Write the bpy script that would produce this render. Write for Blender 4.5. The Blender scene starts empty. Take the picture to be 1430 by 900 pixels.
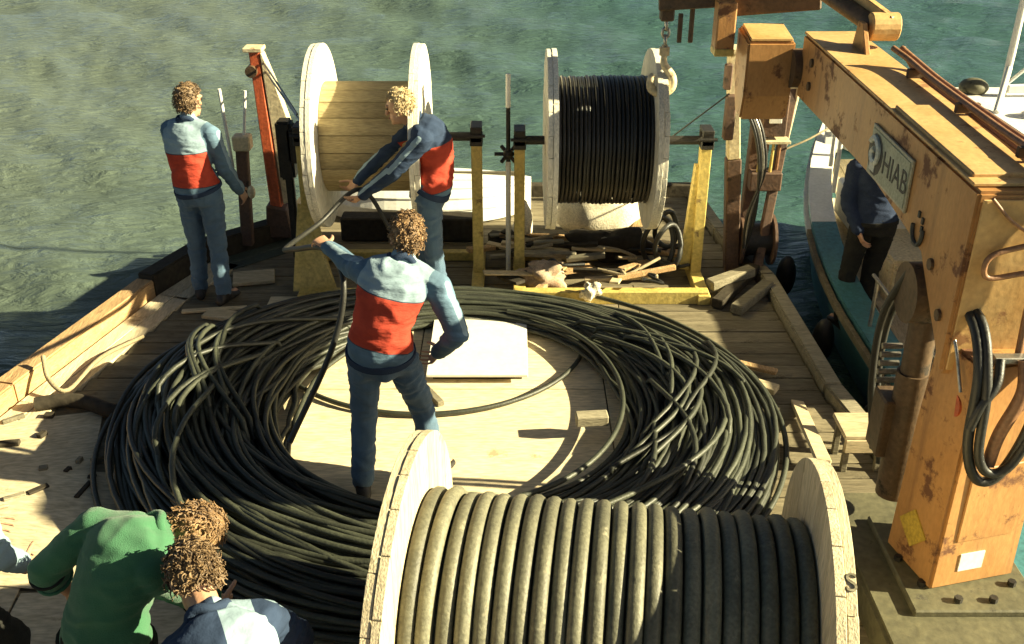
import bpy, bmesh, math, random
import numpy as np
from mathutils import Vector, Matrix, noise
random.seed(11)
R = math.radians
scene = bpy.context.scene
col = scene.collection

# ------------------------------------------------------------------ camera, sky, sun, exposure
CAM_H, PITCH, FOC = 3.65, R(27.4), 1430.0
cam_d = bpy.data.cameras.new('camera'); cam = bpy.data.objects.new('camera', cam_d); col.objects.link(cam)
cam.location = (0, 0, CAM_H); cam.rotation_euler = (math.pi/2 - PITCH, 0, 0)
cam_d.sensor_width = 36.0; cam_d.lens = 36.0; cam_d.clip_start = .05; cam_d.clip_end = 6000
scene.camera = cam
SUN_EL, SUN_AZ = R(25), R(-7)           # azimuth from +X (right), negative = slightly behind the camera
sun_dir = Vector((math.cos(SUN_EL)*math.cos(SUN_AZ), math.cos(SUN_EL)*math.sin(SUN_AZ), math.sin(SUN_EL)))
world = bpy.data.worlds.new('World'); scene.world = world; world.use_nodes = True
nt = world.node_tree; nt.nodes.clear()
wo = nt.nodes.new('ShaderNodeOutputWorld'); bg = nt.nodes.new('ShaderNodeBackground'); sky = nt.nodes.new('ShaderNodeTexSky')
sky.sky_type = 'NISHITA'; sky.sun_disc = False; sky.sun_elevation = SUN_EL
sky.sun_rotation = math.atan2(sun_dir.x, sun_dir.y); sky.air_density = .26; sky.dust_density = .9; sky.ozone_density = .2
bg.inputs['Strength'].default_value = .05
tint = nt.nodes.new('ShaderNodeMix'); tint.data_type = 'RGBA'; tint.blend_type = 'MULTIPLY'; tint.inputs['Factor'].default_value = 1
tint.inputs['B'].default_value = (1.0, .96, .74, 1)      # hazy, slightly yellow air all over the sky
nt.links.new(sky.outputs[0], tint.inputs['A']); nt.links.new(tint.outputs['Result'], bg.inputs[0]); nt.links.new(bg.outputs[0], wo.inputs[0])
sl = bpy.data.lights.new('sun', 'SUN'); so = bpy.data.objects.new('sun', sl); col.objects.link(so)
sl.energy = 5.0; sl.angle = R(.55); sl.color = (1.0, .89, .56)
so.rotation_euler = sun_dir.to_track_quat('Z', 'Y').to_euler(); so.location = (8, -4, 9)
vs = scene.view_settings
vs.view_transform = 'Standard'; vs.look = 'None'; vs.gamma = 1; vs.use_curve_mapping = False; vs.exposure = 1.85

def px(u, v, Y):                          # photo pixel on the plane at distance Y
    x = (u-715)/FOC; y = (450-v)/FOC
    dy = math.cos(PITCH)+y*math.sin(PITCH); dz = -math.sin(PITCH)+y*math.cos(PITCH)
    d = Y/dy
    return Vector((x*d, Y, CAM_H+dz*d))
def gnd(u, v, z=0):                       # photo pixel on the level z
    x = (u-715)/FOC; y = (450-v)/FOC
    dy = math.cos(PITCH)+y*math.sin(PITCH); dz = -math.sin(PITCH)+y*math.cos(PITCH)
    d = (z-CAM_H)/dz
    return Vector((x*d, dy*d, z))

# ------------------------------------------------------------------ materials
MATS = {}
def mat(name, c1, c2=None, rough=.6, metal=0., scale=4., stretch=(1,1,1), bump=.15, bscale=60., rnd=.0,
        wear=None, wear_amt=.5, wscale=6., spec=.5, fine=.25, streak=None, streak_amt=.6, sheen=0., coat=0.):
    m = bpy.data.materials.new(name); m.use_nodes = True; t = m.node_tree; N = t.nodes; L = t.links
    b = N['Principled BSDF']; b.inputs['Roughness'].default_value = rough; b.inputs['Metallic'].default_value = metal
    b.inputs['Specular IOR Level'].default_value = spec
    if sheen: b.inputs['Sheen Weight'].default_value = sheen
    if coat: b.inputs['Coat Weight'].default_value = coat; b.inputs['Coat Roughness'].default_value = .25
    tc = N.new('ShaderNodeTexCoord'); oi = N.new('ShaderNodeObjectInfo'); mp = N.new('ShaderNodeMapping')
    mul = N.new('ShaderNodeMath'); mul.operation = 'MULTIPLY'; mul.inputs[1].default_value = 53.7
    L.new(oi.outputs['Random'], mul.inputs[0]); L.new(mul.outputs[0], mp.inputs['Location'])
    mp.inputs['Scale'].default_value = stretch; L.new(tc.outputs['Object'], mp.inputs['Vector'])
    n1 = N.new('ShaderNodeTexNoise'); n1.inputs['Scale'].default_value = scale; n1.inputs['Detail'].default_value = 7; n1.inputs['Roughness'].default_value = .62
    L.new(mp.outputs[0], n1.inputs['Vector'])
    c2 = c2 or tuple(x*.75 for x in c1)
    rp = N.new('ShaderNodeValToRGB'); rp.color_ramp.elements[0].position = .34; rp.color_ramp.elements[1].position = .66
    rp.color_ramp.elements[0].color = (*c1, 1); rp.color_ramp.elements[1].color = (*c2, 1); L.new(n1.outputs['Fac'], rp.inputs[0])
    n2 = N.new('ShaderNodeTexNoise'); n2.inputs['Scale'].default_value = bscale; n2.inputs['Detail'].default_value = 5; L.new(mp.outputs[0], n2.inputs['Vector'])
    hs = N.new('ShaderNodeHueSaturation')
    mr = N.new('ShaderNodeMapRange'); mr.inputs['From Min'].default_value = .3; mr.inputs['From Max'].default_value = .7
    mr.inputs['To Min'].default_value = 1-fine; mr.inputs['To Max'].default_value = 1+fine; L.new(n2.outputs['Fac'], mr.inputs['Value'])
    mr2 = N.new('ShaderNodeMapRange'); mr2.inputs['To Min'].default_value = 1-rnd; mr2.inputs['To Max'].default_value = 1+rnd; L.new(oi.outputs['Random'], mr2.inputs['Value'])
    mm = N.new('ShaderNodeMath'); mm.operation = 'MULTIPLY'; L.new(mr.outputs[0], mm.inputs[0]); L.new(mr2.outputs[0], mm.inputs[1])
    L.new(mm.outputs[0], hs.inputs['Value']); L.new(rp.outputs[0], hs.inputs['Color'])
    cout = hs.outputs[0]
    if streak:
        mp4 = N.new('ShaderNodeMapping'); mp4.inputs['Scale'].default_value = (11,11,.9); L.new(tc.outputs['Object'], mp4.inputs['Vector'])
        n4 = N.new('ShaderNodeTexNoise'); n4.inputs['Scale'].default_value = 1; n4.inputs['Detail'].default_value = 6; n4.inputs['Roughness'].default_value = .65; L.new(mp4.outputs[0], n4.inputs['Vector'])
        r4 = N.new('ShaderNodeMapRange'); r4.inputs['From Min'].default_value = .54; r4.inputs['From Max'].default_value = .74; r4.inputs['To Max'].default_value = streak_amt; L.new(n4.outputs['Fac'], r4.inputs['Value'])
        m4 = N.new('ShaderNodeMix'); m4.data_type = 'RGBA'; L.new(r4.outputs[0], m4.inputs['Factor']); L.new(cout, m4.inputs['A']); m4.inputs['B'].default_value = (*streak,1); cout = m4.outputs['Result']
    if wear:
        n3 = N.new('ShaderNodeTexNoise'); n3.inputs['Scale'].default_value = wscale; n3.inputs['Detail'].default_value = 9; n3.inputs['Roughness'].default_value = .7
        L.new(tc.outputs['Object'], n3.inputs['Vector'])
        r3 = N.new('ShaderNodeValToRGB'); r3.color_ramp.elements[0].position = .72-.3*wear_amt; r3.color_ramp.elements[1].position = .78-.3*wear_amt
        L.new(n3.outputs['Fac'], r3.inputs[0])
        mx = N.new('ShaderNodeMix'); mx.data_type = 'RGBA'; L.new(r3.outputs[0], mx.inputs['Factor']); L.new(cout, mx.inputs['A']); mx.inputs['B'].default_value = (*wear, 1)
        cout = mx.outputs['Result']
        rr = N.new('ShaderNodeMapRange'); rr.inputs['To Min'].default_value = rough; rr.inputs['To Max'].default_value = min(1, rough+.3)
        L.new(r3.outputs[0], rr.inputs['Value']); L.new(rr.outputs[0], b.inputs['Roughness'])
    L.new(cout, b.inputs['Base Color'])
    bp = N.new('ShaderNodeBump'); bp.inputs['Strength'].default_value = bump; bp.inputs['Distance'].default_value = .01
    L.new(n2.outputs['Fac'], bp.inputs['Height']); L.new(bp.outputs[0], b.inputs['Normal'])
    MATS[name] = m
    return m

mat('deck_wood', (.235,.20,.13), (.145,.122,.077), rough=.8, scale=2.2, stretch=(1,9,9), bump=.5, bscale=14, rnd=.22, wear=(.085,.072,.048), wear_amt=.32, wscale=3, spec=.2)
mat('pale_wood', (.62,.51,.32), (.50,.40,.24), rough=.75, scale=2.5, stretch=(1,8,8), bump=.35, bscale=16, rnd=.1, wear=(.30,.24,.15), wear_amt=.18, wscale=5, spec=.2)
mat('pale_wood_z', (.60,.52,.36), (.48,.40,.26), rough=.75, scale=2.5, stretch=(8,8,1), bump=.4, bscale=16, rnd=.12, wear=(.30,.25,.16), wear_amt=.38, wscale=6, spec=.2)
mat('pale_wood_y', (.60,.52,.36), (.48,.40,.26), rough=.75, scale=2.5, stretch=(8,1,8), bump=.4, bscale=16, rnd=.12, wear=(.30,.25,.16), wear_amt=.38, wscale=6, spec=.2)
mat('plywood', (.72,.61,.40), (.62,.52,.33), rough=.75, scale=1.6, stretch=(1,5,5), bump=.2, bscale=12, rnd=.06, wear=(.44,.34,.20), wear_amt=.34, wscale=3, spec=.2)
mat('sunlit_deck', (.62,.53,.36), (.50,.42,.27), rough=.8, scale=2.4, stretch=(1,4,4), bump=.35, bscale=16, rnd=.08, wear=(.30,.23,.14), wear_amt=.30, wscale=6, spec=.2)  # sunlit tone of the deck, painted on the side sheets
mat('white_reel', (.74,.70,.58), (.64,.60,.48), rough=.7, scale=3, stretch=(6,6,1), bump=.3, bscale=18, rnd=.07, wear=(.42,.36,.25), wear_amt=.2, wscale=7, spec=.25)
mat('drum_wood', (.42,.34,.19), (.33,.26,.14), rough=.8, scale=3, stretch=(1,6,6), bump=.4, bscale=18, rnd=.15, spec=.2)
mat('rail_wood', (.52,.34,.17), (.36,.23,.11), rough=.75, scale=3, stretch=(6,1,6), bump=.5, bscale=18, rnd=.15, wear=(.22,.14,.08), wear_amt=.35, spec=.2)
mat('dark_wood', (.055,.045,.03), (.03,.025,.018), rough=.85, scale=3, bump=.5, bscale=25, rnd=.3, spec=.2)
mat('grey_wood', (.26,.23,.16), (.17,.15,.10), rough=.85, scale=4, stretch=(1,6,6), bump=.5, bscale=22, rnd=.4, spec=.2)
mat('coil_cable', (.050,.054,.036), (.028,.031,.021), rough=.5, scale=6, bump=.25, bscale=70, rnd=.45, wear=(.10,.10,.07), wear_amt=.22, wscale=9, spec=.5)
mat('reel_cable', (.165,.158,.105), (.10,.097,.066), rough=.55, scale=5, stretch=(1,1,1), bump=.3, bscale=70, rnd=.30, wear=(.24,.22,.15), wear_amt=.40, wscale=9, spec=.4)
mat('black_cable', (.020,.019,.015), (.012,.011,.009), rough=.38, scale=6, bump=.2, bscale=60, rnd=.3, spec=.5)
mat('rubber', (.022,.022,.018), (.014,.014,.012), rough=.5, scale=8, bump=.2, bscale=80)
mat('crane_orange', (.47,.25,.09), (.37,.18,.06), rough=.45, scale=2.2, stretch=(1.6,1.6,.8), bump=.12, bscale=35, fine=.10, streak=(.17,.08,.035), streak_amt=.75, wear=(.14,.06,.027), wear_amt=.53, wscale=4, spec=.45)
mat('crane_sunlit', (.58,.38,.16), (.48,.28,.10), rough=.5, scale=4, bump=.15, bscale=35, fine=.12, wear=(.30,.15,.06), wear_amt=.46, wscale=5, spec=.4)  # lighter copy of the orange: sunlight painted into top and end faces
mat('crane_dark', (.12,.075,.04), (.07,.045,.025), rough=.55, scale=6, bump=.25, bscale=40, wear=(.035,.028,.02), wear_amt=.45, spec=.4)
mat('pipe_rust', (.30,.15,.07), (.20,.10,.05), rough=.5, scale=8, bump=.2, bscale=50)
mat('red_paint', (.52,.11,.04), (.42,.085,.03), rough=.5, scale=6, bump=.2, bscale=40, wear=(.20,.07,.03), wear_amt=.25, wscale=10)
mat('cream_paint', (.66,.56,.36), (.56,.46,.28), rough=.55, scale=6, bump=.2, bscale=40, wear=(.32,.18,.09), wear_amt=.34, wscale=9)
mat('yellow_paint', (.58,.45,.14), (.48,.36,.09), rough=.55, scale=5, bump=.2, bscale=35, wear=(.22,.15,.06), wear_amt=.3, wscale=8)
mat('brown_steel', (.13,.07,.04), (.075,.045,.03), rough=.65, scale=6, bump=.3, bscale=40, wear=(.04,.03,.022), wear_amt=.4, wscale=9)
mat('dark_steel', (.035,.032,.026), (.022,.02,.017), rough=.5, metal=.3, scale=8, bump=.3, bscale=50)
mat('bare_steel', (.45,.43,.38), (.32,.30,.26), rough=.35, metal=.8, scale=8, bump=.1, bscale=50)
mat('olive_steel', (.12,.11,.06), (.08,.075,.042), rough=.65, scale=3, bump=.25, bscale=25, wear=(.05,.045,.03), wear_amt=.35)
mat('white_paint', (.78,.77,.72), (.68,.67,.61), rough=.5, scale=4, bump=.12, bscale=35, fine=.08, wear=(.42,.38,.3), wear_amt=.16, wscale=8)
mat('white_board', (.80,.77,.68), (.75,.72,.62), rough=.6, scale=3, bump=.1, bscale=25, fine=.06)
mat('teal_paint', (.06,.19,.21), (.045,.145,.17), rough=.5, scale=4, bump=.15, bscale=30, wear=(.12,.22,.22), wear_amt=.25)
mat('green_paint', (.06,.075,.05), (.04,.05,.035), rough=.6, scale=4, bump=.25, bscale=30, wear=(.15,.13,.09), wear_amt=.25)
mat('hull_black', (.03,.032,.028), (.045,.04,.03), rough=.6, scale=2, bump=.3, bscale=20)
mat('rope_tan', (.34,.28,.17), (.24,.19,.11), rough=.9, scale=20, bump=.5, bscale=120)
mat('sack', (.70,.64,.50), (.58,.52,.38), rough=.9, scale=5, bump=.4, bscale=70)
mat('rag', (.50,.44,.34), (.35,.22,.13), rough=.95, scale=4, bump=.3, bscale=80, rnd=.3)
mat('glass', (.02,.03,.03), (.03,.04,.04), rough=.08, scale=2, bump=0, fine=0)
mat('plate_ground', (.30,.33,.25), (.24,.27,.20), rough=.5, scale=10, bump=.1, bscale=60)
mat('plate_rim', (.42,.40,.29), (.34,.32,.22), rough=.5, scale=10, bump=.1, bscale=60)
mat('plate_mark', (.035,.04,.035), (.03,.03,.03), rough=.6, scale=10, bump=0)
mat('plate_light', (.62,.64,.56), (.52,.54,.46), rough=.6, scale=10, bump=0)
mat('decal_yellow', (.52,.36,.05), (.42,.29,.04), rough=.6, scale=10, bump=0)
# cloth
mat('suit_blue', (.10,.165,.235), (.07,.12,.18), rough=.9, scale=5, bump=.45, bscale=240, fine=.10, spec=.15, sheen=.2, wear=(.19,.27,.33), wear_amt=.2, wscale=9)
mat('suit_pale', (.28,.38,.44), (.23,.32,.38), rough=.9, scale=5, bump=.4, bscale=240, fine=.08, spec=.15)
mat('suit_navy', (.035,.055,.10), (.025,.04,.075), rough=.9, scale=5, bump=.4, bscale=240, fine=.1, spec=.15)
mat('suit_red', (.46,.07,.04), (.38,.05,.03), rough=.9, scale=5, bump=.4, bscale=240, fine=.08, spec=.15)
mat('shirt_green', (.055,.165,.085), (.04,.13,.065), rough=.9, scale=6, bump=.5, bscale=260, fine=.08, spec=.15, sheen=.2)
mat('trouser_dark', (.028,.028,.024), (.02,.02,.018), rough=.95, scale=6, bump=.4, bscale=220, spec=.15)
mat('jacket_navy', (.03,.045,.085), (.02,.03,.06), rough=.9, scale=6, bump=.4, bscale=220, spec=.15)
mat('boot', (.03,.026,.02), (.018,.016,.013), rough=.5, scale=10, bump=.3, bscale=60)
mat('skin', (.50,.29,.18), (.44,.24,.145), rough=.55, scale=9, bump=.1, bscale=120, fine=.06)
mat('hair_brown', (.21,.135,.065), (.08,.048,.024), rough=.55, scale=14, bump=.6, bscale=120, fine=.5)
mat('hair_auburn', (.30,.18,.08), (.10,.058,.027), rough=.55, scale=14, bump=.6, bscale=120, fine=.5)
mat('hair_blond', (.55,.44,.25), (.40,.29,.14), rough=.6, scale=14, bump=.6, bscale=120, fine=.4)
mat('eye', (.03,.025,.02), (.04,.03,.02), rough=.2, scale=5, bump=0, fine=0)
mat('lip', (.36,.15,.11), (.32,.13,.1), rough=.5, scale=5, bump=0, fine=0)

def water_material():
    m = bpy.data.materials.new('water'); m.use_nodes = True; t = m.node_tree; N = t.nodes; L = t.links
    b = N['Principled BSDF']; b.inputs['Roughness'].default_value = .10; b.inputs['IOR'].default_value = 1.333
    tc = N.new('ShaderNodeTexCoord')
    n0 = N.new('ShaderNodeTexNoise'); n0.inputs['Scale'].default_value = .05; n0.inputs['Detail'].default_value = 4
    L.new(tc.outputs['Object'], n0.inputs['Vector'])
    # sky reflection painted into the base colour: paler, greener towards -X
    sx = N.new('ShaderNodeSeparateXYZ'); L.new(tc.outputs['Object'], sx.inputs[0])
    mr = N.new('ShaderNodeMapRange'); mr.interpolation_type = 'SMOOTHSTEP'
    mr.inputs['From Min'].default_value = -9; mr.inputs['From Max'].default_value = 5; mr.inputs['To Min'].default_value = 0; mr.inputs['To Max'].default_value = 1
    L.new(sx.outputs['X'], mr.inputs['Value'])
    ad = N.new('ShaderNodeMath'); ad.operation = 'MULTIPLY_ADD'; ad.inputs[1].default_value = .5; L.new(n0.outputs['Fac'], ad.inputs[0]); 
    sb = N.new('ShaderNodeMath'); sb.operation = 'SUBTRACT'; sb.inputs[1].default_value = .25; L.new(mr.outputs[0], sb.inputs[0]); L.new(sb.outputs[0], ad.inputs[2])
    rp = N.new('ShaderNodeValToRGB'); e = rp.color_ramp.elements
    e[0].position = .0; e[0].color = (.118,.146,.112, 1); e[1].position = 1; e[1].color = (.040,.092,.080, 1)
    L.new(ad.outputs[0], rp.inputs[0]); L.new(rp.outputs[0], b.inputs['Base Color'])
    mp = N.new('ShaderNodeMapping'); mp.inputs['Scale'].default_value = (.5, 1.35, 1); mp.inputs['Rotation'].default_value = (0,0,R(-10)); L.new(tc.outputs['Object'], mp.inputs['Vector'])
    n1 = N.new('ShaderNodeTexNoise'); n1.inputs['Scale'].default_value = 4.6; n1.inputs['Detail'].default_value = 6; n1.inputs['Roughness'].default_value = .58; n1.inputs['Distortion'].default_value = .5
    L.new(mp.outputs[0], n1.inputs['Vector'])
    bp = N.new('ShaderNodeBump'); bp.inputs['Strength'].default_value = .8; bp.inputs['Distance'].default_value = .12
    L.new(n1.outputs['Fac'], bp.inputs['Height']); L.new(bp.outputs[0], b.inputs['Normal'])
    MATS['water'] = m
water_material()

# ------------------------------------------------------------------ mesh builder
def wloc(o):
    v = Vector((0,0,0))
    while o is not None:
        v += o.location; o = o.parent
    return v
class MB:
    def __init__(s): s.v = []; s.f = []; s.mi = []
    def add(s, vs_, fs, m=0):
        o = len(s.v); s.v += [tuple(p) for p in vs_]
        s.f += [tuple(i+o for i in f) for f in fs]; s.mi += [m]*len(fs); return s
    def box(s, c, size, rot=None, m=0):
        hx, hy, hz = size[0]/2, size[1]/2, size[2]/2; c = Vector(c)
        ps = [Vector((x,y,z)) for x in (-hx,hx) for y in (-hy,hy) for z in (-hz,hz)]
        if rot is not None:
            if not isinstance(rot, Matrix): rot = Matrix.Rotation(rot, 3, 'Z')
            ps = [rot @ p for p in ps]
        return s.add([p+c for p in ps], [(0,1,3,2),(4,6,7,5),(0,4,5,1),(2,3,7,6),(0,2,6,4),(1,5,7,3)], m)
    def beam(s, p0, p1, w, h, up=(0,0,1), m=0, w1=None, h1=None):
        p0, p1 = Vector(p0), Vector(p1); d = (p1-p0).normalized(); up = Vector(up)
        sd = d.cross(up)
        if sd.length < 1e-4: sd = d.cross(Vector((0,1,0)))
        sd.normalize(); u = sd.cross(d)
        w1 = w if w1 is None else w1; h1 = h if h1 is None else h1
        ps = []
        for p, ww, hh in ((p0,w,h),(p1,w1,h1)):
            ps += [p-sd*ww/2-u*hh/2, p+sd*ww/2-u*hh/2, p+sd*ww/2+u*hh/2, p-sd*ww/2+u*hh/2]
        return s.add(ps, [(3,2,1,0),(4,5,6,7),(0,1,5,4),(1,2,6,5),(2,3,7,6),(3,0,4,7)], m)
    def loft(s, rings, closed=False, cap=True, m=0):
        n = len(rings[0]); vs_ = [p for r in rings for p in r]; fs = []
        k = len(rings)
        for i in range(k if closed else k-1):
            a = i*n; b = ((i+1) % k)*n
            for j in range(n):
                j2 = (j+1) % n
                fs.append((a+j, a+j2, b+j2, b+j))
        if cap and not closed:
            fs.append(tuple(range(n-1,-1,-1))); fs.append(tuple((k-1)*n+j for j in range(n)))
        return s.add(vs_, fs, m)
    def tube(s, pts, r, n=8, closed=False, m=0, cap=True):
        pts = [Vector(p) for p in pts]; k = len(pts); rings = []; prev = None
        for i in range(k):
            a = pts[(i-1) % k] if (closed or i > 0) else pts[0]; b = pts[(i+1) % k] if (closed or i < k-1) else pts[-1]
            t = (b-a).normalized()
            if prev is None:
                ref = Vector((0,0,1)) if abs(t.z) < .9 else Vector((1,0,0))
                prev = t.cross(ref).normalized()
            sd = (prev - t*prev.dot(t)).normalized(); prev = sd; up = t.cross(sd)
            rr = r[i] if isinstance(r, (list,tuple)) else r
            rings.append([pts[i]+sd*math.cos(2*math.pi*j/n)*rr+up*math.sin(2*math.pi*j/n)*rr for j in range(n)])
        return s.loft(rings, closed, cap, m)
    def cyl(s, p0, p1, r, r1=None, n=16, m=0):
        return s.tube([p0, p1], [r, r if r1 is None else r1], n, m=m)
    def capsule(s, p0, p1, r0, r1, n=12, m=0):
        p0, p1 = Vector(p0), Vector(p1); d = p1-p0
        d = d.normalized() if d.length > 1e-6 else Vector((0,0,1))
        pts, rs = [], []
        for a in (-80,-50,-20,0): pts.append(p0+d*r0*math.sin(R(a))); rs.append(r0*math.cos(R(a)))
        for a in (0,20,50,80): pts.append(p1+d*r1*math.sin(R(a))); rs.append(r1*math.cos(R(a)))
        return s.tube(pts, rs, n, m=m)
    def ellip(s, c, ax, ay, az, n=16, k=10, m=0):
        c = Vector(c); rings = []
        for i in range(k):
            a = -math.pi/2+math.pi*(i+.5)/k
            rings.append([c+az*math.sin(a)+(ax*math.cos(2*math.pi*j/n)+ay*math.sin(2*math.pi*j/n))*math.cos(a) for j in range(n)])
        return s.loft(rings, m=m)
    def prism(s, poly, ext, m=0):          # poly: list of 3D points, ext: extrusion vector
        n = len(poly); ext = Vector(ext); a = [Vector(p) for p in poly]; b = [p+ext for p in a]
        fs = [tuple(range(n-1,-1,-1)), tuple(range(n,2*n))]+[(i,(i+1)%n,n+(i+1)%n,n+i) for i in range(n)]
        return s.add(a+b, fs, m)
    def build(s, name, mats, parent=None, smooth=False, bevel=0., local=False, loc=None, seg=1, subd=0):
        me = bpy.data.meshes.new(name)
        off = wloc(parent) if (parent is not None and not local) else Vector((0,0,0))
        if loc is not None and not local: off = off+Vector(loc)
        vv = [(p[0]-off[0], p[1]-off[1], p[2]-off[2]) for p in s.v]
        me.from_pydata(vv, [], s.f)
        if isinstance(mats, str): mats = [mats]
        for q in mats: me.materials.append(MATS[q])
        me.polygons.foreach_set('material_index', s.mi)
        bm = bmesh.new(); bm.from_mesh(me); bmesh.ops.recalc_face_normals(bm, faces=bm.faces)
        if bevel:
            es = [e for e in bm.edges if len(e.link_faces) == 2 and e.calc_face_angle(0) > R(28)]
            bmesh.ops.bevel(bm, geom=es, offset=bevel, segments=seg, affect='EDGES', clamp_overlap=True)
        bm.to_mesh(me); bm.free()
        if smooth:
            me.polygons.foreach_set('use_smooth', [True]*len(me.polygons))
            try: me.set_sharp_from_angle(angle=R(65))
            except Exception: pass
        me.update()
        o = bpy.data.objects.new(name, me); col.objects.link(o)
        if parent is not None: o.parent = parent
        if loc is not None: o.location = loc
        return o
def tag(o, label, cat, group=None):
    o['label'] = label; o['category'] = cat
    if group: o['group'] = group
    return o
def thing(name, label, cat, loc=(0,0,0), rotz=0, group=None):
    o = bpy.data.objects.new(name, None); col.objects.link(o); o.location = loc; o.rotation_euler = (0,0,rotz)
    o.empty_display_size = .1
    return tag(o, label, cat, group)
def struct(o): o['kind'] = 'structure'; return o
def smooth_path(pts, n=8):                 # Catmull-Rom
    pts = [Vector(p) for p in pts]; out = []
    P = [pts[0]*2-pts[1]]+pts+[pts[-1]*2-pts[-2]]
    for i in range(1, len(P)-2):
        a, b, c, d = P[i-1], P[i], P[i+1], P[i+2]
        for k in range(n):
            t = k/n
            out.append(.5*((2*b)+(c-a)*t+(2*a-5*b+4*c-d)*t*t+(3*b-a-3*c+d)*t**3))
    out.append(pts[-1]); return out

# ------------------------------------------------------------------ water
WATER_Z = -.85
def build_water():
    rng = np.random.default_rng(5)
    ang = np.concatenate([np.linspace(-42, 42, 420), np.linspace(42, 318, 70)[1:-1]])
    rad = 2.5*np.power(1.0265, np.arange(260))
    rad = rad*(1+0*rad); rad[-1] = 5000
    A, Q = np.meshgrid(np.radians(ang), rad, indexing='ij')
    X = np.sin(A)*Q; Y = np.cos(A)*Q; Z = np.zeros_like(X)
    for i in range(60):
        lam = .35*np.exp(rng.uniform(0, 2.3)); th = R(90-12)+rng.normal(0, .55)
        k = 2*np.pi/lam; a = .0075*lam**.95*rng.uniform(.5, 1.2); ph = rng.uniform(0, 6.28)
        fade = np.clip(1.6-Q*.028*1.1/lam*.5, 0, 1)
        arg = k*(X*np.cos(th)+Y*np.sin(th))+ph
        Z += a*fade*np.sin(arg+.35*np.sin(arg))
    V = np.stack([X, Y, Z+WATER_Z], -1).reshape(-1, 3); na, nr = len(ang), len(rad)
    i, j = np.meshgrid(np.arange(na), np.arange(nr-1), indexing='ij'); i2 = (i+1) % na
    F = np.stack([i*nr+j, i2*nr+j, i2*nr+j+1, i*nr+j+1], -1).reshape(-1, 4)
    me = bpy.data.meshes.new('water'); me.from_pydata(V.tolist(), [], F.tolist()); me.materials.append(MATS['water'])
    me.polygons.foreach_set('use_smooth', [True]*len(me.polygons)); me.update()
    bm = bmesh.new(); bm.from_mesh(me); bmesh.ops.recalc_face_normals(bm, faces=bm.faces)
    bm.faces.ensure_lookup_table()
    if bm.faces[0].normal.z < 0: bmesh.ops.reverse_faces(bm, faces=bm.faces)
    bm.to_mesh(me); bm.free()
    o = bpy.data.objects.new('water', me); col.objects.link(o); struct(o)
build_water()

# ------------------------------------------------------------------ barge: hull, deck planks, bulwark
LEFT = [(-4.3,-4),(-4.15,1.5),(-3.85,4.2),(-3.45,5.9),(-3.02,7.55),(-2.75,8.25),(-2.1,8.85),(-1.95,9.8)]
RIGHT = [(2.5,-4),(2.48,4.5),(2.25,6),(2.2,7.8),(1.98,8.8),(1.9,9.8)]
def edge_x(poly, y):
    for (x0,y0),(x1,y1) in zip(poly, poly[1:]):
        if y0 <= y <= y1: return x0+(x1-x0)*(y-y0)/(y1-y0)
    return poly[-1][0]
outline = LEFT+RIGHT[::-1]
hull = thing('barge_hull', 'dark steel barge hull under the planked working deck', 'barge', (-.8, 3, WATER_Z))
MB().prism([(x,y,-.05) for x,y in outline], (0,0,-1.2)).build('hull_shell', 'hull_black', hull)
deck = bpy.data.objects.new('deck', None); col.objects.link(deck); struct(deck); deck.location = (0,0,0)
y = -1.0
while y < 9.78:
    w = random.uniform(.15, .185); y1 = min(y+w, 9.8); yc = (y+y1)/2
    xl = max(edge_x(LEFT, y), edge_x(LEFT, y1))+.42; xr = min(edge_x(RIGHT, y), edge_x(RIGHT, y1))-.13
    if yc > 8.2: xl -= .25
    cut = [xl, xl+(xr-xl)*random.uniform(.25,.45), xl+(xr-xl)*random.uniform(.58,.8), xr]
    for a, b in zip(cut, cut[1:]):
        dz = random.uniform(-.004, .003)
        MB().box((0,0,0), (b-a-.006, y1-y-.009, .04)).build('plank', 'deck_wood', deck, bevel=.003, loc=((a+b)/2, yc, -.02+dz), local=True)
    y = y1
# margin planks along the left edge, timber rail cap outside them
def seg_strip(a, b, o0, o1):               # quad between two edge points, offset inwards (left edge: inward = right normal)
    a, b = Vector((*a,0)), Vector((*b,0)); d = (b-a).normalized(); n = Vector((d.y,-d.x,0))
    return [a+n*o0, a+n*o1, b+n*o1, b+n*o0]
def lerp_poly(poly, n):
    out = []
    for p, q in zip(poly, poly[1:]):
        for k in range(n): out.append((p[0]+(q[0]-p[0])*k/n, p[1]+(q[1]-p[1])*k/n))
    return out+[poly[-1]]
lp = LEFT[1:]
for i, (a, b) in enumerate(zip(lp, lp[1:])):
    far = i >= 3
    for k, (o0, o1) in enumerate(((.15,.285),(.292,.42))):
        q = seg_strip(a, b, o0, o1); sh = (q[3]-q[0]).normalized()*.004
        if i < 5:
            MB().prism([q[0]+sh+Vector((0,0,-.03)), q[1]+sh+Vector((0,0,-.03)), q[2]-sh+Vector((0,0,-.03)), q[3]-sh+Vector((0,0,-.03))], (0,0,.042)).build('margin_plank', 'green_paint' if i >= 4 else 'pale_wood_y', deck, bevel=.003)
rail = thing('gunwale_rail', 'weathered orange-brown timber gunwale rail along the open water side', 'rail', (-3.5, 5.9, 0))
for i, (a, b) in enumerate(zip(lp, lp[1:])):
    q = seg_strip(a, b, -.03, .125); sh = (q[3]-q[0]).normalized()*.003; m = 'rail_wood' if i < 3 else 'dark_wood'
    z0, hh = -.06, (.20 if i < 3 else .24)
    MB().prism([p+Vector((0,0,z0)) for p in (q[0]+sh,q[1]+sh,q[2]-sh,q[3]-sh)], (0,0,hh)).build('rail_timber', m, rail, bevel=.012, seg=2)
rail2 = thing('gunwale_rail', 'dark low timber gunwale rail along the side with the moored boat', 'rail', (2.3, 5.9, 0))
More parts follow.
